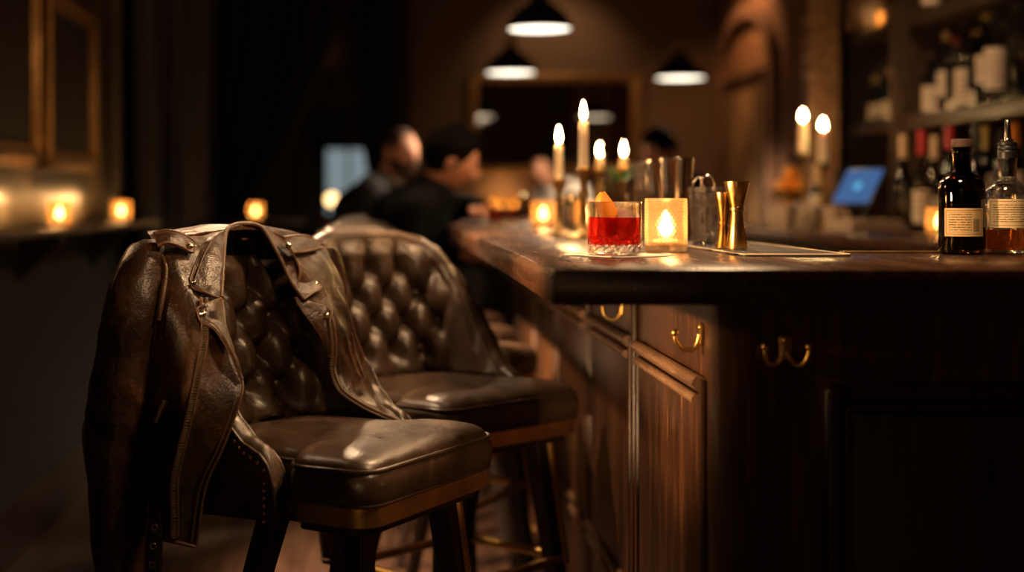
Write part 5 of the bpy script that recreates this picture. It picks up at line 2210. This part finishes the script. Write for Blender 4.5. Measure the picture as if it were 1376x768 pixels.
b.add([(XR - .002, y, z) for y, z in i_], [tuple(range(len(i_)))[::-1]])
struct(b.build('wall_niche', brick_mat('niche_brick', (0.36, 0.15, 0.06), (0.46, 0.22, 0.10), (0.25, 0.14, 0.08)), smooth=False))
t = thing('painted_panel', 'tall weathered tan painted panel standing in the brick arch', 'panel', (XR - .03, 9.22, 0))
b = MB()
b.box((-.035, -.50, .02), (-.012, .50, 1.93), .004)
b.build('board', 'mural', t)
b = MB()
for (lo, hi) in (((-.05, -.54, 0), (-.008, -.48, 1.96)), ((-.05, .48, 0), (-.008, .54, 1.96)), ((-.05, -.54, 1.91), (-.008, .54, 1.97)), ((-.05, -.54, 0), (-.008, .54, .06))):
    b.box(lo, hi, .005)
b.build('frame', 'shelf_wood', t)

# ================================================================== people
def remeshed(b, name, voxel, smooth_it=2):
    me = bpy.data.meshes.new(name)
    me.from_pydata([tuple(v) for v in b.v], [], b.f)
    ob = bpy.data.objects.new(name + '_tmp', me)
    COL.objects.link(ob)
    m = ob.modifiers.new('r', 'REMESH')
    m.mode = 'VOXEL'
    m.voxel_size = voxel
    dg = bpy.context.evaluated_depsgraph_get()
    dg.update()
    ev = ob.evaluated_get(dg)
    out = bpy.data.meshes.new_from_object(ev)
    bpy.data.objects.remove(ob)
    bpy.data.meshes.remove(me)
    bm = bmesh.new()
    bm.from_mesh(out)
    for _ in range(smooth_it):
        bmesh.ops.smooth_vert(bm, verts=bm.verts[:], factor=.5, use_axis_x=True, use_axis_y=True, use_axis_z=True)
    for f in bm.faces:
        f.smooth = True
    bm.to_mesh(out)
    bm.free()
    out.name = name
    return out


def limb(b, pts, rads, flat=1.0, up=None, seg=14):
    pp = spline(pts, len(pts) * 5)
    rr = [v.x for v in spline([Vector((r, 0, 0)) for r in rads], len(pp))]
    b.tube(pp, rr, seg, flat=flat, up=up)
    b.ball(pp[0], rr[0], seg, 8)
    b.ball(pp[-1], rr[-1], seg, 8)


def head_mesh(b, c, rot, s=1.0):
    """a head with brow, eye sockets, nose, mouth, chin and ears, looking along local +x"""
    seg, rings = 56, 44
    rows = []
    for i in range(rings + 1):
        th = min(max(PI * i / rings, 1e-3), PI - 1e-3)
        row = []
        for j in range(seg):
            a = 2 * PI * j / seg
            d = Vector((math.sin(th) * math.cos(a), math.sin(th) * math.sin(a), math.cos(th)))
            p = Vector((d.x * .094, d.y * .073, d.z * .112))
            if d.z < 0:
                k = -d.z
                p.y *= 1 - .30 * k
                if d.x < 0:
                    p.x *= 1 - .35 * k
                else:
                    p.x *= 1 - .04 * k

            def bump(az, z, wa, wz, amt):
                da = (a + PI) % (2 * PI) - PI - az
                return amt * math.exp(-(da / wa) ** 2 - ((d.z - z) / wz) ** 2)
            o = bump(0, -.12, .16, .20, .030) + bump(0, -.26, .20, .09, .012)         # nose
            o += bump(0, .20, .55, .10, .005)                                         # brow
            o -= bump(.42, .06, .22, .11, .009) + bump(-.42, .06, .22, .11, .009)     # sockets
            o += bump(.42, .05, .11, .05, .005) + bump(-.42, .05, .11, .05, .005)     # eyes
            o += bump(0, -.44, .34, .055, .005) + bump(0, -.54, .30, .055, .005) - bump(0, -.49, .36, .03, .004)   # lips
            o += bump(0, -.76, .45, .16, .010)                                        # chin
            o += bump(.75, -.15, .3, .2, .003) + bump(-.75, -.15, .3, .2, .003)       # cheeks
            p = p + Vector((d.x, d.y, 0)).normalized() * o
            row.append(c + rot @ (p * s))
        rows.append(row)
    b.grid(rows, True, True)
    for sg in (-1, 1):
        er = rot @ Matrix.Rotation(R(20) * sg, 3, 'Z')
        b.ball(c + rot @ (Vector((-.008, sg * .073, -.008)) * s), .034 * s, 14, 10, (.64, .34, 1.05), er)
        b.ball(c + rot @ (Vector((-.004, sg * .078, -.034)) * s), .012 * s, 10, 8, (.8, .5, 1), er)


def hand(b, w, fwd, up, side, curl=.6, s=1.0):
    """palm and five separate fingers; w wrist, fwd finger direction, up back of the hand, side towards the thumb"""
    f, u, t = fwd.normalized(), up.normalized(), side.normalized()
    limb(b, [w, w + f * .03 * s, w + f * .075 * s], [.022 * s, .028 * s, .026 * s], flat=.55, up=u)
    for k, (off, ln) in enumerate(((.030, .068), (.010, .078), (-.010, .072), (-.029, .056))):
        p0 = w + f * .078 * s + t * off * s
        pts, d, p = [p0 - f * .02 * s, p0], f, p0
        for q, part in enumerate((.45, .32, .23)):
            an = curl * (.5 + .45 * q)
            d = (f * math.cos(an) - u * math.sin(an)).normalized()
            p = p + d * ln * part * s
            pts.append(p)
        limb(b, pts, [.0105 * s, .0098 * s, .009 * s, .0085 * s, .007 * s], seg=10)
    p0 = w + f * .018 * s + t * .024 * s
    limb(b, [p0, p0 + (f * .5 + t * .8).normalized() * .034 * s, p0 + (f * .8 + t * .45).normalized() * .062 * s - u * .012, p0 + (f * .95 + t * .2).normalized() * .084 * s - u * .022], [.014 * s, .012 * s, .0105 * s, .009 * s], seg=10)


def person(loc, rz, label, J, head_yaw, head_pitch, cloth, hair, sitting=True, beard=False, collar=None, trouser='denim', s=1.0, curl=.32, palm=None):
    """J: joints in local space (x forwards, y left, z up)"""
    t = thing('person', label, 'person', loc, rz)
    J = {k: Vector(v) for k, v in J.items()}
    hc = J['head']
    rot = Matrix.Rotation(head_yaw, 3, 'Z') @ Matrix.Rotation(head_pitch, 3, 'Y')
    b = MB()
    head_mesh(b, hc, rot, s)
    limb(b, [J['neck'] + Vector((0, 0, -.04)), J['neck'] + Vector((0, 0, .01)), hc + rot @ Vector((-.020, 0, -.05))], [.062, .053, .050])

    def torso(b, g):
        p, c, n = J['pelvis'], J['chest'], J['neck']
        m = (p * .5 + c * .5)
        limb(b, [p, m, c, n * .8 + c * .2], [.135 + g, .128 + g, .145 + g, .075 + g], flat=1.22, up=(0, 1, 0), seg=22)
        limb(b, [J['sl'], (J['sl'] + J['sr']) / 2 + Vector((0, 0, .02)), J['sr']], [.056 + g, .07 + g, .056 + g])

    def arm(b, q, g, hand_too=True):
        sh, el, wr = J['s' + q], J['e' + q], J['w' + q]
        limb(b, [sh, (sh + el) / 2, el], [.054 + g, .047 + g, .040 + g])
        limb(b, [el, (el * .6 + wr * .4), wr], [.041 + g, .040 + g, (.027 if g == 0 else .029) + g])
        if hand_too:
            f = (J['h' + q] - wr).normalized()
            u = Vector((0, 0, 1)) if palm is None else Vector(palm)
            u = (u - f * u.dot(f)).normalized()
            sd = u.cross(f) * (-1 if q == 'l' else 1)
            hand(b, wr, f, u, sd, curl)

    def leg(b, q, g):
        h, k, a = J['hip' + q], J['k' + q], J['a' + q]
        limb(b, [h, (h + k) / 2, k], [.085 + g, .075 + g, .056 + g])
        limb(b, [k, k * .62 + a * .38, a], [.056 + g, .055 + g, .040 + g])
        return a
    torso(b, 0)
    for q in 'lr':
        arm(b, q, 0)
        leg(b, q, 0)
        a = J['a' + q]
        limb(b, [a + Vector((-.03, 0, -.03)), a + Vector((.06, 0, -.045)), a + Vector((.15, 0, -.055))], [.035, .034, .026])
    me = remeshed(b, 'body', .0055, 1)
    me.materials.append(M['skin'])
    ob = bpy.data.objects.new('body', me)
    COL.objects.link(ob)
    ob.parent = t
    # clothes
    b = MB()
    torso(b, .014)
    for q in 'lr':
        sh, el, wr = J['s' + q], J['e' + q], J['w' + q]
        limb(b, [sh, (sh + el) / 2, el], [.072, .062, .054])
        limb(b, [el, (el * .6 + wr * .4), wr * .97 + el * .03], [.055, .052, .040])
    for v in b.v:
        v += Vector((noise.noise(v * 14), noise.noise(v * 14 + Vector((5, 0, 0))), noise.noise(v * 14 + Vector((0, 5, 0))))) * .006
    me = remeshed(b, 'jumper', .009)
    me.materials.append(M[cloth])
    ob = bpy.data.objects.new('jumper', me)
    COL.objects.link(ob)
    ob.parent = t
    b = MB()
    limb(b, [J['pelvis'] + Vector((0, .03, -.02)), J['pelvis'] + Vector((0, -.03, -.02))], [.14, .14])
    for q in 'lr':
        h, k, a = J['hip' + q], J['k' + q], J['a' + q]
        limb(b, [h, (h + k) / 2, k], [.103, .091, .072])
        limb(b, [k, k * .62 + a * .38, a], [.071, .068, .056])
    me = remeshed(b, 'trousers', .009)
    me.materials.append(M[trouser])
    ob = bpy.data.objects.new('trousers', me)
    COL.objects.link(ob)
    ob.parent = t
    for q in 'lr':
        b = MB()
        a = J['a' + q]
        limb(b, [a + Vector((-.045, 0, -.045)), a + Vector((.05, 0, -.048)), a + Vector((.16, 0, -.058))], [.042, .043, .034])
        me = remeshed(b, 'shoe', .008)
        me.materials.append(M['black_plastic'])
        ob = bpy.data.objects.new('shoe', me)
        COL.objects.link(ob)
        ob.parent = t
    # hair: a cap over the skull with a real hairline
    b = MB()
    seg, rings = 48, 22
    rows = []
    th_max = {'short': 1.75, 'shaved': 1.45}[hair]
    grow = {'short': .016, 'shaved': .0035}[hair]
    for i in range(rings + 1):
        row = []
        for j in range(seg):
            a = 2 * PI * j / seg
            fr = math.cos(a)
            lim = th_max + .24 - (.97 if fr > 0 else .0) * max(0, min(1, (fr - .22) / .6)) ** .8 + .07 * noise.noise(Vector((math.cos(a) * 4, math.sin(a) * 4, s))) + (.62 if fr < 0 else 0) * (-fr if fr < 0 else 0)
            th = max(lim * i / rings, 1e-3)
            gr = grow * min(1.0, (rings - i) / 9 + .10) * (1.35 if fr < 0 and hair == 'short' else 1.0)
            d = Vector((math.sin(th) * math.cos(a), math.sin(th) * math.sin(a), math.cos(th)))
            p = Vector((d.x * (.094 + gr), d.y * (.073 + gr), d.z * (.112 + gr)))
            if d.z < 0:
                p.y *= 1 + .22 * d.z
                p.x *= 1 + .25 * d.z
            p *= 1 + (.05 if hair == 'short' else .004) * (noise.noise(d * 5 + Vector((s * 9, 0, 0))) + .6 * noise.noise(Vector((d.x * 16, d.y * 16, d.z * 5))))
            row.append(hc + rot @ (p * s))
        rows.append(row)
    inner = [[p.lerp(hc, .07) for p in r] for r in rows[::-1]]
    b.grid(rows + inner, True)
    b.build('hair', 'hair' if hair == 'short' else 'beard', t, angle=80)
    if beard:
        b = MB()
        rows = []
        for i in range(16):
            row = []
            for j in range(25):
                a = -1.55 + 3.1 * j / 24
                z = -.34 - .62 * i / 15 + .22 * (abs(a) / 1.55) ** 2
                th = math.acos(max(-1, min(1, z)))
                d = Vector((math.sin(th) * math.cos(a), math.sin(th) * math.sin(a), z))
                p = Vector((d.x * .103, d.y * .080, d.z * .121))
                k = -d.z
                p.y *= 1 - .26 * max(k, 0)
                row.append(hc + rot @ (p * s))
            rows.append(row)
        b.sheet(rows, .008)
        b.build('beard', 'beard', t)
    if collar:
        b = MB()
        n = J['neck']
        ax = (hc - n).normalized()
        pts = [n + Vector((.066 * math.cos(a), .066 * math.sin(a), .012 - .02 * math.cos(a))) for a in [2 * PI * k / 28 for k in range(28)]]
        b.tube(pts, .013, 8, True)
        b.build('shirt_collar', collar, t)
    return t


SIT = dict(pelvis=(-.04, 0, .875), chest=(.07, 0, 1.10), neck=(.15, 0, 1.245), head=(.22, 0, 1.36),
           sl=(.12, .18, 1.18), sr=(.12, -.18, 1.18), el=(.20, .24, .97), er=(.20, -.24, .97), wl=(.42, .12, 1.10), wr=(.42, -.12, 1.10), hl=(.5, .08, 1.10), hr=(.5, -.08, 1.10),
           hipl=(.0, .09, .885), hipr=(.0, -.09, .885), kl=(.36, .13, .85), kr=(.36, -.13, .85), al=(.28, .13, .42), ar=(.28, -.13, .42))


def pose(**kw):
    d = dict(SIT)
    d.update(kw)
    return d


# man in black: leans over the bar edge, far hand on the bar, near hand low by the knee
person((-.015, 5.34, .0), R(-4), 'person in black with dark hair leaning on the bar, seen from behind', pose(
    pelvis=(-.03, 0, .925), chest=(.10, .0, 1.08), neck=(.185, .0, 1.20), head=(.245, -.02, 1.315),
    sl=(.15, .19, 1.13), sr=(.12, -.19, 1.12), el=(.30, .26, 1.13), wl=(.36, .02, 1.125), hl=(.39, -.10, 1.118),
    er=(.12, -.215, .93), wr=(.25, -.17, .965), hr=(.32, -.15, .955),
    kr=(.34, -.11, .855), kl=(.34, .12, .855), ar=(.24, -.11, .41), al=(.24, .12, .41)),
    R(8), R(26), 'black_cloth', 'short', True)
# bald bearded man: further along, turned towards the camera side
person((-.135, 6.5, .0), R(-6), 'person with shaved head and beard in charcoal jacket sitting along the bar', pose(
    pelvis=(-.03, 0, .925), chest=(.03, 0, 1.10), neck=(.11, 0, 1.245), head=(.18, -.01, 1.372),
    sl=(.08, .19, 1.19), sr=(.06, -.19, 1.19), er=(.10, -.25, .95), wr=(.27, -.16, 1.125), hr=(.36, -.13, 1.118), el=(.16, .26, 1.0), wl=(.37, .10, 1.12), hl=(.45, .06, 1.118)),
    R(-42), R(6), 'grey_cloth', 'shaved', True, beard=True, collar='shirt')
STAND = dict(pelvis=(0, 0, .88), chest=(.02, 0, 1.16), neck=(.03, 0, 1.33), head=(.06, 0, 1.48), sl=(.02, .19, 1.29), sr=(.02, -.19, 1.29), el=(.02, .26, 1.02), er=(.02, -.26, 1.02), wl=(.22, .20, .98), wr=(.22, -.20, .98), hl=(.30, .17, .98), hr=(.30, -.17, .98),
             hipl=(0, .09, .84), hipr=(0, -.09, .84), kl=(.03, .10, .46), kr=(.03, -.10, .46), al=(0, .10, .09), ar=(0, -.10, .09))
person((1.585, 7.75, 0), R(200), 'person with short dark hair in black behind the shaker tins', dict(STAND, chest=(.06, 0, 1.13), neck=(.09, 0, 1.29), head=(.14, 0, 1.425), sl=(.06, .19, 1.25), sr=(.06, -.19, 1.25)), R(8), R(20), 'black_cloth', 'short')
lean = dict(STAND)
lean.update(chest=(.10, 0, 1.10), neck=(.18, 0, 1.25), head=(.25, 0, 1.36), sl=(.14, .19, 1.20), sr=(.14, -.19, 1.20), el=(.20, .26, .97), er=(.20, -.26, .97), wl=(.33, .18, 1.0), wr=(.33, -.18, 1.0), hl=(.41, .15, 1.0), hr=(.41, -.15, 1.0))
person((1.20, 8.95, 0), R(205), 'person in pale shirt bending over behind the bar, far back', lean, R(20), R(8), 'shirt', 'short', trouser='black_cloth')

# ================================================================== light
WARM = (1.0, 0.66, 0.36)
for (x, y, z, w) in VLIGHT:
    point_light('candle_light', (x, y, z), w * (1.5 if x > -.9 else 2.6), (1.0, .50, .17), .012)
for (x, y, z) in CUPS:
    point_light('votive_light', (x, y, z + .055), .11, (1.0, .58, .26), .008)
# the pendants in view throw light down
for loc, lab in PL:
    spot('pendant_light', (loc[0], loc[1], loc[2] - .012), (loc[0], loc[1], 0), 160, (1.0, .74, .48), 140, .7, .12)
# the same row of pendants goes on above the frame, over the near part of the bar
for (x, y, w) in ((.675, 4.85, 24), (.675, 3.25, 13), (.675, 1.93, 32)):
    spot('pendant_light', (x, y, 1.95), (x, y, 0), w, (1.0, .62, .32), 160, .6, .10)
# added spots with no fixtures, to light the stools, floor and bar panels
spot('fill_spot', (.66, 2.95, 2.35), (-.04, 2.62, .86), 66, (1.0, .60, .30), 60, .8, .05)  # added key, puts a highlight on the seat corner
spot('fill_spot', (-1.0, 4.3, 2.45), (.32, 4.2, .7), 60, (1.0, .70, .43), 56, .8, .05)  # added to reach the seats farther along
spot('fill_spot', (-1.0, 2.9, 2.45), (.40, 3.0, .2), 110, (1.0, .66, .40), 54, .8, .05)  # added for the floor between stools and bar
spot('side_fill_spot', (-1.15, 3.6, 1.5), (.28, 4.7, 0), 260, (1.0, .60, .34), 42, .7, .05)  # added, reaches the floor below the seats
spot('fill_spot', (-.45, 6.0, 2.95), (.25, 3.6, .75), 200, (1.0, .64, .36), 50, .8, .06)  # added back light for seat edges and stool rims
spot('side_fill_spot', (-.9, 1.5, 2.3), (.34, 4.15, .79), 2400, (1.0, .66, .38), 13, .6, .04)  # added narrow beam to lift the far row of seats
spot('side_fill_spot', (-1.15, 1.75, 1.25), (.456, 2.26, 1.0), 190, (1.0, .58, .27), 25, .9, .04)  # added to light the upper part of the front panels
spot('fill_spot', (.15, .6, 2.25), (-.21, 2.45, .90), 32, (1.0, .58, .28), 15, .8, .05)  # added to lift the tufted back of the nearest stool
spot('side_fill_spot', (-.8, -1.0, .72), (.456, 3.1, .86), 300, (1.0, .58, .28), 7.5, .7, .04)  # added low beam grazing the panel mouldings
spot('mirror_fill', (1.17, 9.55, 2.75), (1.17, 10.2, 2.0), 12, (1.0, .62, .32), 90, .8, .05)  # added unseen spot to brighten the gilt mirror frame
# added spot with no fixture, to brighten the bottle labels on the shelves
spot('shelf_fill', (1.1, 4.2, 2.95), (2.15, 5.0, 1.6), 50, (1.0, .62, .34), 50, .8, .05)
# unseen lights: one off the left wall, two added behind camera for brass
point_light('unseen_light', (-1.12, 3.3, 1.72), 10, (1.0, .58, .28), .05)
point_light('unseen_light', (-.9, -1.45, 1.6), 2, (1.0, .56, .26), .05)
point_light('unseen_light', (-.45, -1.5, .85), 2.2, (1.0, .56, .26), .16)
# a small uplight in the brick arch
spot('niche_light', (1.95, 9.0, 2.85), (2.33, 9.25, 1.7), 34, (1.0, .50, .20), 110, .8, .05)

w = bpy.data.worlds.new('world')
SC.world = w
SC.view_settings.exposure = .65
w.use_nodes = True
w.node_tree.nodes['Background'].inputs[0].default_value = (.55, .75, .8, 1)
w.node_tree.nodes['Background'].inputs[1].default_value = .006

cy = SC.cycles
cy.use_denoising = True
cy.max_bounces = 10
cy.transparent_max_bounces = 16
cy.transmission_bounces = 8
cy.sample_clamp_indirect = 6
cy.blur_glossy = .5
cy.caustics_refractive = False
